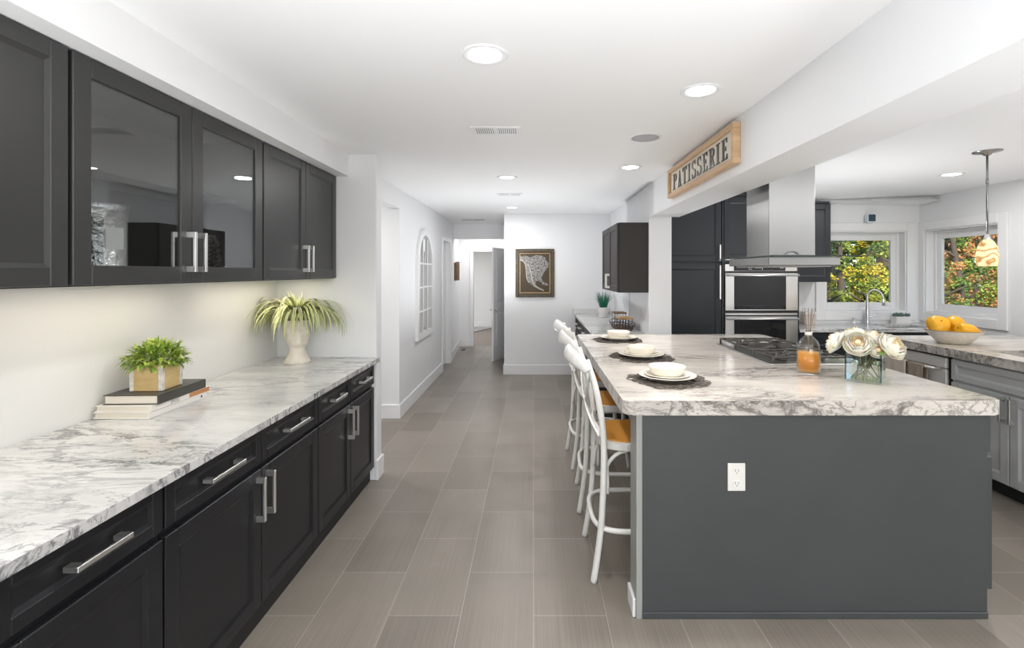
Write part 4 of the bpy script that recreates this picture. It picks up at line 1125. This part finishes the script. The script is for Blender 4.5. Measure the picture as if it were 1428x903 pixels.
# ------------------------------------------------------------------ island
IT, IB = .984, .918
t = thing('kitchen_island', 'grey painted kitchen island base with an outlet on its front', 'kitchen island', (1.3, 3.25, 0))
bm = B(); box(bm, .489, 2.045, 2.165, 2.185, 0, IB - .001, .001); obj('front_panel', bm, ISLE, t)
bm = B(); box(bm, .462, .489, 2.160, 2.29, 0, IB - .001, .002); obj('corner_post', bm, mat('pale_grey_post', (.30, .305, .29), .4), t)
bm = B(); box(bm, .448, .462, 2.170, 2.29, 0, .085, .003); obj('shoe_trim', bm, TRIM, t)
bm = B(); box(bm, .489, 2.045, 2.158, 2.165, 0, .030, .002); obj('base_strip', bm, ISLE, t)
bm = B(); box(bm, .86, 2.04, 2.186, 4.36, .10, IB - .001); obj('carcass', bm, ISLE, t)
bm = B(); box(bm, .88, 1.98, 2.19, 4.34, 0, .10); obj('toe_kick', bm, DARK, t)
fI = lambda u, v, n: (2.041 + n, u, v)
ys = [2.20, 2.72, 3.24, 3.76, 4.34]
for a, b in zip(ys, ys[1:]):
    d = front('drawer', fI, a + .003, b - .003, .735, .90, ISLE, t, t=.058, rail=.045); pull(fI, (a + b) / 2, .82, .17, False, d, n=.058)
    d = front('door', fI, a + .003, b - .003, .105, .712, ISLE, t, t=.064, rail=.06); pull(fI, b - .04, .6, .17, True, d, n=.064)
bm = B(); prism(bm, rrect(.402, 2.112, 2.150, 4.452, .045, 8), IB, IT, bev=.006)
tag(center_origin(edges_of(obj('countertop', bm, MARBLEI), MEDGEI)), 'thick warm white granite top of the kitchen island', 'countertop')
t = thing('power_outlet', 'white duplex outlet on the front panel of the grey island', 'outlet', (.913, 2.165, .638))
outlet(lambda u, v, n: (.913 + u, 2.165 - n, .638 + v), t)

# cooktop
t = thing('gas_cooktop', 'stainless gas cooktop with black grates set in the island', 'cooktop', (1.72, 3.394, IT), local=True)
bm = B(); prism(bm, rrect(-.265, .265, -.431, .431, .02, 4), .0005, .010, bev=.003); obj('plate', bm, STEEL, t)
for (x, y, r) in ((-.12, -.28, .04), (.12, -.28, .035), (0, 0, .055), (-.12, .28, .035), (.12, .28, .04)):
    bm = B(); lathe(bm, [(0, .011), (r, .011), (r, .02), (r * .8, .026), (r * .8, .034), (r * .7, .037), (0, .037)], (x, y, 0), 20); obj('burner', bm, IRON, t)
for k, (a, b) in enumerate(((-.42, -.145), (-.14, .14), (.145, .42))):
    bm = B(); z = .048; x0, x1 = -.235, .215
    tube(bm, [(x0, a, z), (x1, a, z), (x1, b, z), (x0, b, z)], .0075, 6, closed=True)
    c = (a + b) / 2
    for x in (-.12, .12) if k != 1 else (0,):
        for ang in range(0, 360, 45):
            ca, sa = math.cos(R(ang)), math.sin(R(ang))
            ex = max(x0, min(x1, x + ca * .12)) if k != 1 else max(x0, min(x1, x + ca * .22)); ey = max(a, min(b, c + sa * .135))
            tube(bm, smooth_path([(ex, ey, z), (x + ca * .07, c + sa * .07, z + .004), (x + ca * .022, c + sa * .022, z - .003)], 3), .006, 6)
    tube(bm, smooth_path([(x0, a, z), (-.1, c - .05, z + .004), (0, c + .04, z + .004), (.1, c - .04, z + .004), (x1, b, z)], 4), .006, 6)
    for x in (x0, x1):
        for y in (a, b): tube(bm, [(x, y, .010), (x, y, z)], .008, 6)
    obj('grate', bm, IRON, t)
for k in range(5):
    bm = B(); lathe(bm, [(0, .036), (.015, .036), (.019, .030), (.020, .012), (.024, .0105), (0, .0105)], (.243, -.16 + .08 * k, 0), 18); obj('knob', bm, NICKEL, t)

# place settings
def ring_pts(c, r, n=12, z=0, tilt=0):
    return [(c[0] + r * math.cos(2 * PI * k / n), c[1] + r * math.sin(2 * PI * k / n), z + tilt * math.sin(2 * PI * k / n)) for k in range(n)]
bm = B(); rnd = random.Random(3)
for i in range(95):
    a = rnd.random() * 2 * PI; q = .195 * (.35 + .65 * rnd.random()) ** .5; r = rnd.uniform(.020, .040)
    r = min(r, .222 - q)
    tube(bm, ring_pts((q * math.cos(a), q * math.sin(a)), max(r, .012), 11, rnd.uniform(.0025, .007), rnd.uniform(-.0015, .0015)), .0018, 4, closed=True)
for r in (.10, .16): tube(bm, ring_pts((0, 0), r, 40, .004), .003, 4, closed=True)
mat_me = obj('placemat', bm, WICK)
bm = B(); lathe(bm, [(0, .002), (.085, 0), (.092, .003), (.145, .020), (.152, .023), (.151, .026), (.143, .024), (.095, .009), (.085, .007), (0, .006)], segs=48); plate_o = obj('dinner_plate', bm, CREAM)
bm = B(); lathe(bm, [(0, .002), (.066, 0), (.072, .003), (.108, .016), (.117, .020), (.116, .023), (.108, .020), (.070, .008), (0, .006)], segs=48); sal_o = obj('salad_plate', bm, CREAM)
bm = B(); lathe(bm, [(0, .003), (.052, 0), (.057, .003), (.075, .008), (.086, .022), (.095, .050), (.098, .055), (.095, .056), (.091, .050), (.082, .024), (.070, .014), (0, .010)], segs=48); bowl_o = obj('cereal_bowl', bm, CREAM)
WH = ('nearest the camera', 'in the middle of the three settings', 'at the far end of the island')
for i, (x, y) in enumerate(((.711, 2.56), (.723, 3.23), (.716, 4.05))):
    for src, z, cat, lab, gr in ((mat_me, 0, 'placemat', 'round dark woven placemat on the island, ', 'round woven placemats'), (plate_o, .0095, 'plate', 'large cream dinner plate on a woven placemat, ', 'cream dinner plates'),
                            (sal_o, .0158, 'plate', 'small cream plate stacked on a dinner plate, ', 'small cream plates'), (bowl_o, .0222, 'bowl', 'cream bowl topping the stacked plates, ', 'cream bowls')):
        o = src if i == 0 else src.copy()
        if i: COL.objects.link(o)
        o.location = (x, y, IT + z); o.rotation_euler = (0, 0, i * 1.3)
        tag(o, lab + WH[i], cat, gr)

# ------------------------------------------------------------------ stools
def make_stool():
    t = thing('counter_stool', 'white bentwood counter stool with rattan seat, nearest the camera', 'stool', (.54, 2.632, 0), group='white cross-back counter stools', local=True)
    sq = lambda s: -1 if s < 0 else 1
    def sup(rx, ry, z, n=36, e=3.2):
        P = []
        for k in range(n):
            a = 2 * PI * k / n; c, s = math.cos(a), math.sin(a)
            P.append((rx * sq(c) * abs(c) ** (2 / e), ry * sq(s) * abs(s) ** (2 / e), z))
        return P
    # seat ring and woven inset
    bm = B(); A = sup(.205, .205, .655); P2 = sup(.205, .205, .69); C = sup(.165, .165, .69); Dn = sup(.165, .165, .655)
    for P, Q in ((A, P2), (P2, C), (C, Dn), (Dn, A)):
        va = [bm.verts.new(p) for p in P]; vb = [bm.verts.new(p) for p in Q]
        for i in range(36): bm.faces.new([va[i], va[(i + 1) % 36], vb[(i + 1) % 36], vb[i]])
    bmesh.ops.remove_doubles(bm, verts=bm.verts, dist=1e-5)
    obj('seat_frame', bm, WHITEP, t)
    bm = B(); prism(bm, [(p[0], p[1]) for p in sup(.182, .182, 0)], .6905, .697, bev=.002); obj('seat', bm, RATTAN, t)
    # legs
    for s in (-1, 1):
        bm = B()
        P = smooth_path([(-.238, s * .212, 0), (-.218, s * .207, .12), (-.196, s * .203, .30), (-.186, s * .200, .50), (-.184, s * .200, .67), (-.196, s * .201, .82), (-.228, s * .203, .98), (-.270, s * .205, 1.115)], 6)
        tube(bm, P, [.0165] * (len(P) - 8) + [.0165 - .0004 * k for k in range(8)], 12)
        lg = obj('rear_leg', bm, WHITEP, t)
        bm = B(); lathe(bm, [(0, -.001), (.015, -.001), (.015, .008), (0, .008)], (-.238, s * .212, .0012), 12); obj('foot_pad', bm, BLACK, lg)
        bm = B()
        P = smooth_path([(.215, s * .205, 0), (.195, s * .195, .15), (.175, s * .183, .35), (.168, s * .175, .655)], 6)
        tube(bm, P, .0165, 12); lg = obj('front_leg', bm, WHITEP, t)
        bm = B(); lathe(bm, [(0, -.001), (.015, -.001), (.015, .008), (0, .008)], (.215, s * .205, .0012), 12); obj('foot_pad', bm, BLACK, lg)
    bm = B(); tube(bm, sup(.228, .232, .262, 40, 3.6), .0135, 10, closed=True); obj('foot_ring', bm, WHITEP, t)
    for (p, q) in (((-.19, -.19), (.17, -.178)), ((-.19, .19), (.17, .178)), ((-.185, -.18), (-.185, .18)), ((.168, -.165), (.168, .165))):
        bm = B(); a = Vector((p[0], p[1], .43)); b = Vector((q[0], q[1], .43))
        inn = Vector((-(a.x + b.x) * .06, -(a.y + b.y) * .06, 0))
        pts = [a + inn]
        for s_, z in ((.02, .51), (.10, .585), (.26, .635), (.5, .645), (.74, .635), (.90, .585), (.98, .51)):
            v = a.lerp(b, s_) + inn; v.z = z; pts.append(v)
        pts.append(b + inn)
        tube(bm, smooth_path(pts, 3), .0105, 8); obj('arch_brace', bm, WHITEP, t)
    # crest rail
    bm = B()
    P = smooth_path([(-.268, -.222, 1.060), (-.285, -.205, 1.085), (-.330, -.13, 1.112), (-.352, 0, 1.122), (-.330, .13, 1.112), (-.285, .205, 1.085), (-.268, .222, 1.060)], 5)
    n = len(P)
    tube(bm, P, [.020 + .020 * math.sin(PI * k / (n - 1)) ** .7 for k in range(n)], 14, ry=[.013 + .007 * math.sin(PI * k / (n - 1)) for k in range(n)], up=(0.25, 0, 1)); obj('crest_rail', bm, WHITEP, t)
    for s in (-1, 1):
        bm = B()
        P = smooth_path([(-.255, s * .195, 1.05), (-.262, s * .12, .965), (-.258, 0, .875), (-.232, -s * .11, .79), (-.195, -s * .19, .725)], 6)
        tube(bm, [p + Vector((-.006 * s, 0, 0)) for p in P], .017, 8, ry=.005, up=(0, 1, .4)); obj('cross_brace', bm, WHITEP, t)
    bm = B(); tube(bm, smooth_path([(-.19, -.195, .74), (-.215, 0, .75), (-.19, .195, .74)], 5), .012, 8); obj('lower_rail', bm, WHITEP, t)
    bm = B(); tube(bm, [(-.276, 0, .875), (-.245, 0, .875)], .012, 10); obj('cross_bolt', bm, NICKEL, t)
    return t
st = make_stool()
dup(st, (.545, 3.315, 0), R(-3), 'white bentwood counter stool with rattan seat, in the middle of the row')
dup(st, (.54, 4.02, 0), R(2), 'white bentwood counter stool with rattan seat, farthest along the island')

# ------------------------------------------------------------------ diffuser bottle
t = thing('reed_diffuser', 'clear bottle of amber scent with reed sticks on the island', 'reed diffuser', (1.565, 2.735, IT), local=True)
bm = B(); lathe(bm, [(0, .001), (.054, 0), (.060, .006), (.060, .135), (.056, .165), (.044, .19), (.026, .207), (.017, .214), (.017, .232), (.0135, .232), (.0135, .214), (.024, .203), (.041, .187), (.052, .163), (.056, .135), (.056, .012), (0, .010)], segs=36); obj('bottle', bm, GLASS, t)
bm = B(); lathe(bm, [(0, .012), (.0545, .012), (.0545, .125), (0, .125)], segs=32); obj('liquid', bm, LIQ, t)
bm = B(); lathe(bm, [(.0605, .03), (.0612, .03), (.0612, .118), (.0605, .118)], segs=36); obj('label_sleeve', bm, LIQ2, t)
bm = B(); lathe(bm, [(.017, .217), (.0195, .217), (.0195, .236), (.0135, .236), (.0135, .225)], segs=24); obj('neck_ring', bm, PLASTW, t)
for k in range(8):
    a = 2 * PI * k / 8 + .3; s = random.uniform(.4, 1)
    bm = B(); tube(bm, [(-.006 * math.cos(a), -.006 * math.sin(a), .128), (.009 * math.cos(a), .009 * math.sin(a), .232), (.034 * s * math.cos(a), .034 * s * math.sin(a), .37)], .0016, 6); obj('reed', bm, REED, t)

# ------------------------------------------------------------------ vase with roses
VZ = IT
va = R(-42)
VC = (1.757, 2.545)
t = thing('glass_vase', 'square clear glass vase holding cream roses on the island', 'vase', (VC[0], VC[1], VZ), va, local=True)
h = .164; a = .080; w = .007
bm = B(); box(bm, -a, a, -a, a, .0005, .012, .002)
for q in ((-a, -a + w, -a, a), (a - w, a, -a, a), (-a + w, a - w, -a, -a + w), (-a + w, a - w, a - w, a)): box(bm, *q, .012, h)
obj('glass', bm, glassy('vase_glass', (.965, .98, .98), 1.6), t)
bm = B(); box(bm, -a + w + .001, a - w - .001, -a + w + .001, a - w - .001, .0125, .10); obj('water', bm, glassy('vase_water', (.985, .99, .985), 1.15), t)

def petal(bm, az, r0, r1, z0, h, width, open_, mi, n=5, m=5):
    """cupped petal rising from the base ring r0 to lip radius r1"""
    V = []
    for i in range(n + 1):
        s = i / n; row = []
        for j in range(m + 1):
            u = (j / m - .5) * 2
            wid = width * (math.sin(PI * (.12 + .80 * s)) ** .6)
            aa = az + u * wid
            hh_ = h * s * (1 - .16 * u * u * s)
            rr = max(r0, r1 * math.sin(PI * (.07 + (.64 - open_) * s)))
            zz = z0 + hh_
            row.append(bm.verts.new((rr * math.cos(aa), rr * math.sin(aa), zz)))
        V.append(row)
    for A, C in zip(V, V[1:]):
        for j in range(m):
            q = bm.faces.new([A[j], A[j + 1], C[j + 1], C[j]]); q.smooth = True; q.material_index = mi
def rose_bloom():
    bm = B(); rr = random.Random(11)
    ball(bm, (0, 0, .036), .017, 1, 1, 1.3, mi=1)
    for L, (cnt, r1, h, wd, op, mi) in enumerate(((3, .020, .066, 1.4, 0, 1), (4, .027, .068, 1.2, .02, 1), (5, .036, .067, 1.0, .03, 0), (6, .045, .062, .9, .06, 0), (6, .052, .054, .9, .10, 0), (7, .058, .045, .8, .14, 0), (7, .063, .033, .75, .18, 0))):
        for k in range(cnt):
            petal(bm, 2 * PI * k / cnt + L * .7 + rr.uniform(-.1, .1), .004 + L * .0012, r1 * rr.uniform(.93, 1.06), 0, h * rr.uniform(.94, 1.05), wd, op, mi)
    return bm
bloom_me = None
def rose(p, tilt, az, sc, foot, label):
    global bloom_me
    t = thing('cream_rose', label, 'flower', p, local=True, group='cream roses in the glass vase')
    if bloom_me is None:
        b = obj('bloom', rose_bloom(), [ROSEM, ROSEC], t); bloom_me = b.data
    else:
        b = bpy.data.objects.new('bloom', bloom_me); COL.objects.link(b); b.parent = t
    rot = Matrix.Rotation(az, 4, 'Z') @ Matrix.Rotation(tilt, 4, 'Y')
    b.rotation_euler = rot.to_euler(); b.scale = (sc, sc, sc)
    P = Vector(p); dn = rot @ Vector((0, 0, -1)); F = Vector(foot) - P
    bm = B(); tube(bm, smooth_path([(0, 0, 0), dn * .04, F * .55, F], 5), .0028, 7); obj('stem', bm, STEMG, t)
    bm = B()
    for k in range(6): blade(bm, dn * .004, az + k * PI / 3, .085, PI * .42, .018, .9, mi=k % 2, n=5)
    o = obj('sepal_leaves', bm, [LEAF2, LEAF1], t)
vx, vy = VC
def vl(x, y, z): 
    return (vx + x * math.cos(va) - y * math.sin(va), vy + x * math.sin(va) + y * math.cos(va), VZ + z)
bm = B()
for sx in (-1, 1):
    for sy in (-1, 1): box(bm, sx * a - .007 * (sx > 0), sx * a + .007 * (sx < 0), sy * a - .007 * (sy > 0), sy * a + .007 * (sy < 0), .012, h, .001)
obj('corner_edges', bm, glassy('vase_edge_glass', (.50, .58, .57), 1.3), t)
bm = B()
for q in ((-a, a, -a, -a + .004), (-a, a, a - .004, a), (-a, -a + .004, -a, a), (a - .004, a, -a, a)): box(bm, *q, h, h + .002)
obj('rim', bm, glassy('vase_rim_glass', (.55, .62, .61), 1.5), t)
t2 = thing('willow_stems', 'tangle of bare brown-green stems curled inside the glass vase', 'stems', (VC[0], VC[1], VZ), va, local=True)
rs = random.Random(21)
for i in range(12):
    p0 = Vector((rs.uniform(-.06, .06), rs.uniform(-.06, .06), .018)); p2 = Vector((rs.uniform(-.06, .06), rs.uniform(-.06, .06), .145))
    p1 = (p0 + p2) / 2 + Vector((rs.uniform(-.03, .03), rs.uniform(-.03, .03), 0)); p1.x = max(-.062, min(.062, p1.x)); p1.y = max(-.062, min(.062, p1.y))
    bm = B(); tube(bm, smooth_path([p0, p1, p2], 6), .0022, 6); obj('stem', bm, mat('willow_bark', (.13, .12, .06), .6) if i == 0 else bpy.data.materials['willow_bark'], t2)
# camera-right and toward-camera directions at the vase
ex = Vector((.82, -.57, 0)); ec = Vector((-.57, -.82, 0))
def at(r_, c_, z): return (vx + ex.x * r_ + ec.x * c_, vy + ex.y * r_ + ec.y * c_, VZ + z)
def azv(d): return math.atan2(d.y, d.x)
rose(at(-.030, .045, .182), R(55), azv(ec), 1.12, vl(.05, .05, .016), 'open cream rose facing the camera at the front of the vase')
rose(at(-.105, .005, .178), R(62), azv(-ex), 1.10, vl(.055, -.02, .016), 'cream rose leaning over the left rim of the vase')
rose(at(-.045, -.04, .205), R(15), azv(-ex), 1.05, vl(.0, -.055, .016), 'cream rose standing highest at the back left of the vase')
rose(at(.035, -.02, .190), R(20), azv(ex), 1.08, vl(-.05, .02, .016), 'peach-hearted cream rose at the back middle of the vase')
rose(at(.085, .02, .175), R(55), azv(ex + ec * .5), 1.22, vl(-.055, -.05, .016), 'largest cream rose spreading over the right rim of the vase')
rose(at(.045, .045, .165), R(65), azv(ec + ex * .4), .7, vl(-.02, .055, .016), 'small half-hidden cream bud low between the front roses')

# ------------------------------------------------------------------ left counter: books, planter, head vase
LZ = .924
def book(x0, x1, y0, y1, z0, th, cover, label, spine_extra=None, rot=0):
    cx, cy = (x0 + x1) / 2, (y0 + y1) / 2
    t = thing('book', label, 'book', (cx, cy, z0), R(rot), local=True, group='books stacked on the left counter')
    a, b = (x1 - x0) / 2, (y1 - y0) / 2; c = .004
    bm = B(); box(bm, -a, a, -b, b, 0, c, .001); box(bm, -a, a, -b, b, th - c, th, .001); box(bm, a - .006, a, -b, b, c, th - c); obj('cover', bm, cover, t)
    bm = B(); box(bm, -a + .006, a - .006, -b + .006, b - .006, c, th - c); obj('pages', bm, PAGES, t)
    return t, a, b
t, a, b = book(-1.905, -1.660, 2.075, 2.44, LZ + .0005, .028, BOOKW, 'pale bottom book of the stack on the left counter')
bm = B(); prism(bm, [(p[0] * .006 + .145, p[1] * .006 + .014) for p in [(math.cos(k * PI / 6), math.sin(k * PI / 6)) for k in range(12)]], a, a + .0006, f=lambda u, v, n: (n, u, v)); obj('spine_emblem', bm, INK, t)
t, a, b = book(-1.902, -1.656, 2.08, 2.455, LZ + .029, .026, BOOKW, 'white cookbook with SPICES on its spine, middle of the stack')
bm = B(); letters(bm, 'SPICES', lambda u, v, n: (n, -.075 + u * 1.15, .006 + v), 0, .0145, a, a + .0006, tight=.12); obj('spine_lettering', bm, GREYINK, t)
bm = B(); box(bm, a - .001, a + .0007, .045, .184, .003, .0235); obj('spine_band', bm, BOOKO, t)
t, a, b = book(-1.885, -1.648, 2.10, 2.42, LZ + .0555, .042, BOOKD, 'dark grey hardback on top of the book stack', rot=2)
# wood cube planter
PZ0 = LZ + .098
t = thing('cube_planter', 'wooden cube planter of bright green leaves on the dark book', 'plant', (-1.752, 2.235, PZ0), R(4), local=True)
s = .068
bm = B(); box(bm, -s, s, -s, s, 0, .118, .002); obj('box', bm, WOODBOX, t)
for sx in (-1, 1):
    for sy in (-1, 1):
        bm = B(); c = .016
        box(bm, sx * s - c if sx > 0 else -s - .003, s + .003 if sx > 0 else -s + c, sy * s - c if sy > 0 else -s - .003, s + .003 if sy > 0 else -s + c, 0.0005, .121, .002); obj('corner_strip', bm, WASHED, t)
bm = B(); rr = random.Random(5)
for i in range(900):
    u, v = rr.random() * 2 * PI, rr.random()
    el = math.acos(1 - v * 1.25)
    k = rr.uniform(.55, 1)
    q = Vector((math.sin(el) * math.cos(u) * .118 * k, math.sin(el) * math.sin(u) * .118 * k, .122 + math.cos(el) * .088 * k))
    if q.z < .118 and max(abs(q.x), abs(q.y)) < .076: q.z = .12
    if q.z < .118 and rr.random() < .45: continue
    blade(bm, q, u + rr.uniform(-.9, .9), rr.uniform(.024, .044), min(2.2, el * .8) + rr.uniform(-.3, .9), rr.uniform(.005, .0085), rr.uniform(0, 1.2), mi=rr.choice((0, 0, 1, 2)), n=3)
for w in bm.verts: w.co.x = max(w.co.x, -.135)
obj('foliage', bm, [LEAF1, LEAF2, LEAF3], t)
# head vase with spider plant
t = thing('head_planter', 'stone white head-shaped planter with a trailing spider plant', 'plant', (-1.665, 3.39, LZ), 0, local=True)
def gauss(x, m, s): return math.exp(-((x - m) / s) ** 2)
FA = R(-20)      # the face looks to the right of the view
def face(a, z):
    d = math.atan2(math.sin(a - FA), math.cos(a - FA))
    k = 0
    k += .020 * gauss(d, 0, .22) * gauss(z, .212, .022) + .010 * gauss(d, 0, .15) * gauss(z, .24, .025)      # nose
    k += .008 * gauss(d, 0, .30) * (gauss(z, .178, .007) + gauss(z, .164, .007))                              # lips
    k += .014 * gauss(d, 0, .45) * gauss(z, .138, .016)                                                       # chin
    k -= .010 * (gauss(d, .42, .22) + gauss(d, -.42, .22)) * gauss(z, .236, .014)                             # eye sockets
    k += .006 * (gauss(d, .55, .3) + gauss(d, -.55, .3)) * gauss(z, .205, .022)                               # cheeks
    k += .012 * (gauss(d, 1.6, .16) + gauss(d, -1.6, .16)) * gauss(z, .215, .022)                             # ears
    return k
prof = [(0, 0), (.088, 0), (.090, .005), (.082, .022), (.064, .05), (.054, .08), (.052, .10), (.056, .118)]
prof += [(.062 + .016 * min(1, (k) / 8), .122 + .0062 * k) for k in range(0, 14)] + [(.079, .22), (.080, .23), (.081, .24), (.081, .25), (.080, .26), (.079, .275), (.079, .295), (.077, .299), (.073, .297), (.072, .28), (0, .275)]
bm = B(); lathe(bm, prof, segs=72, disp=lambda a, z: face(a, z) if z < .29 else 0); obj('head_pot', bm, CERAM, t)
bm = B(); lathe(bm, [(0, .287), (.071, .287), (.071, .277), (0, .277)], segs=24); obj('soil', bm, SOIL, t)
bm = B(); rr = random.Random(9)
for i in range(185):
    az = rr.random() * 2 * PI; q = .05 * rr.random() ** .5
    lean = rr.uniform(.08, .65); L = rr.uniform(.28, .50)
    blade(bm, (q * math.cos(az), q * math.sin(az), .288), az, L, lean, rr.uniform(.008, .0145), rr.uniform(2.8, 3.4) - lean * .4, mi=rr.choice((0, 0, 2)), n=12, edge=1)
for i in range(85):
    az = rr.random() * 2 * PI; q = .04 * rr.random()
    blade(bm, (q * math.cos(az), q * math.sin(az), .288), az, rr.uniform(.12, .24), rr.uniform(0, .6), .008, rr.uniform(.2, 1.4), mi=2, n=6, edge=1)
for w in bm.verts:
    w.co.y = min(w.co.y, .175 + .02 * math.tanh((w.co.y - .175) / .08)) if w.co.y > .175 else w.co.y
    if w.co.x < -.21: w.co.x = -.21 + .03 * math.tanh((w.co.x + .21) / .08)
    w.co.z = max(w.co.z, .02)
obj('spider_leaves', bm, [LMID, LCREAM, LEAF3], t)

# ------------------------------------------------------------------ outside
bm = B(); box(bm, -30, 45, -30, 45, -.6, -.5); struct('ground', bm, GRASSO)
def tree(x, y, h, r, mats, label, n=2600, kind='garden_tree', cat='tree', base=-.5, leaf=.10, seed=0, low=.15):
    rr = random.Random(seed * 31 + 5)
    t = thing(kind, label, cat, (x, y, base), local=True, group='trees outside the kitchen windows')
    bm = B()
    top = h * .8
    pts = [(0, 0, 0), (rr.uniform(-.1, .1), rr.uniform(-.1, .1), top * .5), (rr.uniform(-.2, .2), rr.uniform(-.2, .2), top)]
    P = smooth_path(pts, 5); tr = .03 * h + .02
    tube(bm, P, [tr * (1 - .75 * k / (len(P) - 1)) for k in range(len(P))], 8)
    for k in range(7):
        a = rr.random() * 2 * PI; z = top * rr.uniform(.25, .8)
        tube(bm, [(0, 0, z), (r * .5 * math.cos(a), r * .5 * math.sin(a), z + r * .35), (r * .85 * math.cos(a), r * .85 * math.sin(a), z + r * .55)], [tr * .35, tr * .2, tr * .06], 6)
    obj('trunk', bm, BARK, t)
    clumps = []
    for k in range(34):
        a = rr.random() * 2 * PI; q = r * rr.random() ** .5 * .72; z = h * (low + (1 - low) * rr.random() * .92)
        f = 1 - .6 * abs(z / h - .5)
        clumps.append((q * f * math.cos(a), q * f * math.sin(a), z, r * rr.uniform(.22, .4), rr.randrange(len(mats))))
    vs, fs, ms = [], [], []
    for i in range(n):
        cx, cy, cz, cr, mi = clumps[i % len(clumps)]
        d = Vector((rr.gauss(0, 1), rr.gauss(0, 1), rr.gauss(0, 1))).normalized() * (cr * rr.uniform(.55, 1.05))
        p = Vector((cx, cy, cz)) + d
        if p.z < .05: p.z = .05
        u = Vector((rr.gauss(0, 1), rr.gauss(0, 1), rr.gauss(0, .6))).normalized(); v = u.orthogonal().normalized()
        v.rotate(Matrix.Rotation(rr.random() * 6.28, 3, u))
        L = leaf * rr.uniform(.6, 1.2)
        k = len(vs); vs += [p - u * L * .5, p + v * L * .32, p + u * L * .6, p - v * L * .32]; fs.append((k, k + 1, k + 2, k + 3))
        ms.append(mi if rr.random() < .75 else rr.randrange(len(mats)))
    me = bpy.data.meshes.new('foliage'); me.from_pydata(vs, [], fs); me.polygons.foreach_set('material_index', ms)
    for m in mats: me.materials.append(m)
    o = bpy.data.objects.new('foliage', me); COL.objects.link(o); o.parent = t
def ray(px, d): return ((px - 744) / 670 * d, d)
rows = (
 (8.9, ((1150, 2.3, 'FL1 FY1 FG1', 'yellow-green bush lowest at the left of the sink window'), (1208, 2.5, 'FY1 FL1 FG1', 'golden shrub low in the middle of the sink window'), (1262, 2.2, 'FG1 FL1 FY1', 'green and gold shrub low between the two windows'),
         (1318, 2.6, 'FG1 FL1 FO1', 'green shrub flecked orange, low at the left of the side window'), (1372, 2.3, 'FO1 FL1 FG1', 'rust-orange shrub low in the middle of the side window'), (1428, 2.5, 'FL1 FR1 FG1 FL1', 'rust and lime shrub low at the right of the side window')), .40, .02, .075, 2600),
 (10.2, ((1168, 3.5, 'FG1 FL1 FG2', 'green young tree behind the yellow-green bush'), (1222, 3.8, 'FG1 FY1 FL1', 'yellow-topped young tree behind the golden shrub'), (1282, 3.6, 'FG1 FG2 FL1', 'slim green tree behind the wall corner'),
         (1340, 3.8, 'FL1 FG1 FO1 FG1', 'orange and lime young tree behind the rust shrub'), (1396, 3.5, 'FO1 FG1 FL1 FG1', 'orange maple seen right of the pendant lamp')), .44, .06, .085, 3600),
 (12.2, ((1140, 5.0, 'FG1 FL1 FY1', 'tall green tree at the far left of the sink window'), (1200, 5.3, 'FY1 FL1 FG1', 'tall yellow tree showing through the upper sink window'), (1258, 5.2, 'FG2 FG1', 'tall dark green tree at the right of the sink window'),
         (1318, 5.0, 'FG1 FO1 FL1', 'tall green tree turning orange at the side window'), (1382, 5.4, 'FG1 FG2 FO1', 'tall green tree rising above the orange maple')), .55, .05, .11, 4200),
 (15.5, ((1170, 7.5, 'FG2 FG1', 'large dark tree far beyond the sink window'), (1240, 7.8, 'FG2 FG1 FL1', 'large green tree far behind the tall yellow tree'), (1312, 7.5, 'FG1 FG2 FO1', 'large mixed tree far behind the wall corner'), (1388, 7.8, 'FG1 FG2 FO1', 'large reddish tree far beyond the side window')), .85, .04, .18, 5200),
 (21, ((1130, 11, 'FG2 FG1', 'leftmost tall evergreen of the distant tree line'), (1232, 11.5, 'FG2', 'dark evergreen in the middle of the distant tree line'), (1335, 11, 'FG2 FG1', 'tall evergreen far beyond the side window'), (1440, 11.5, 'FG2 FR1', 'rightmost tall tree of the distant tree line')), 1.55, .03, .34, 6500),
)
seed = 0
for d, items, r, low, leaf, n in rows:
    for px, h, ms, lab in items:
        seed += 1
        x, y = ray(px, d)
        tree(x, y, h, r, [globals()[k] for k in ms.split()], lab, n=int(n * 1.9), seed=seed, leaf=leaf * .68, low=low, kind='garden_shrub' if h < 3 else 'garden_tree', cat='shrub' if h < 3 else 'tree')
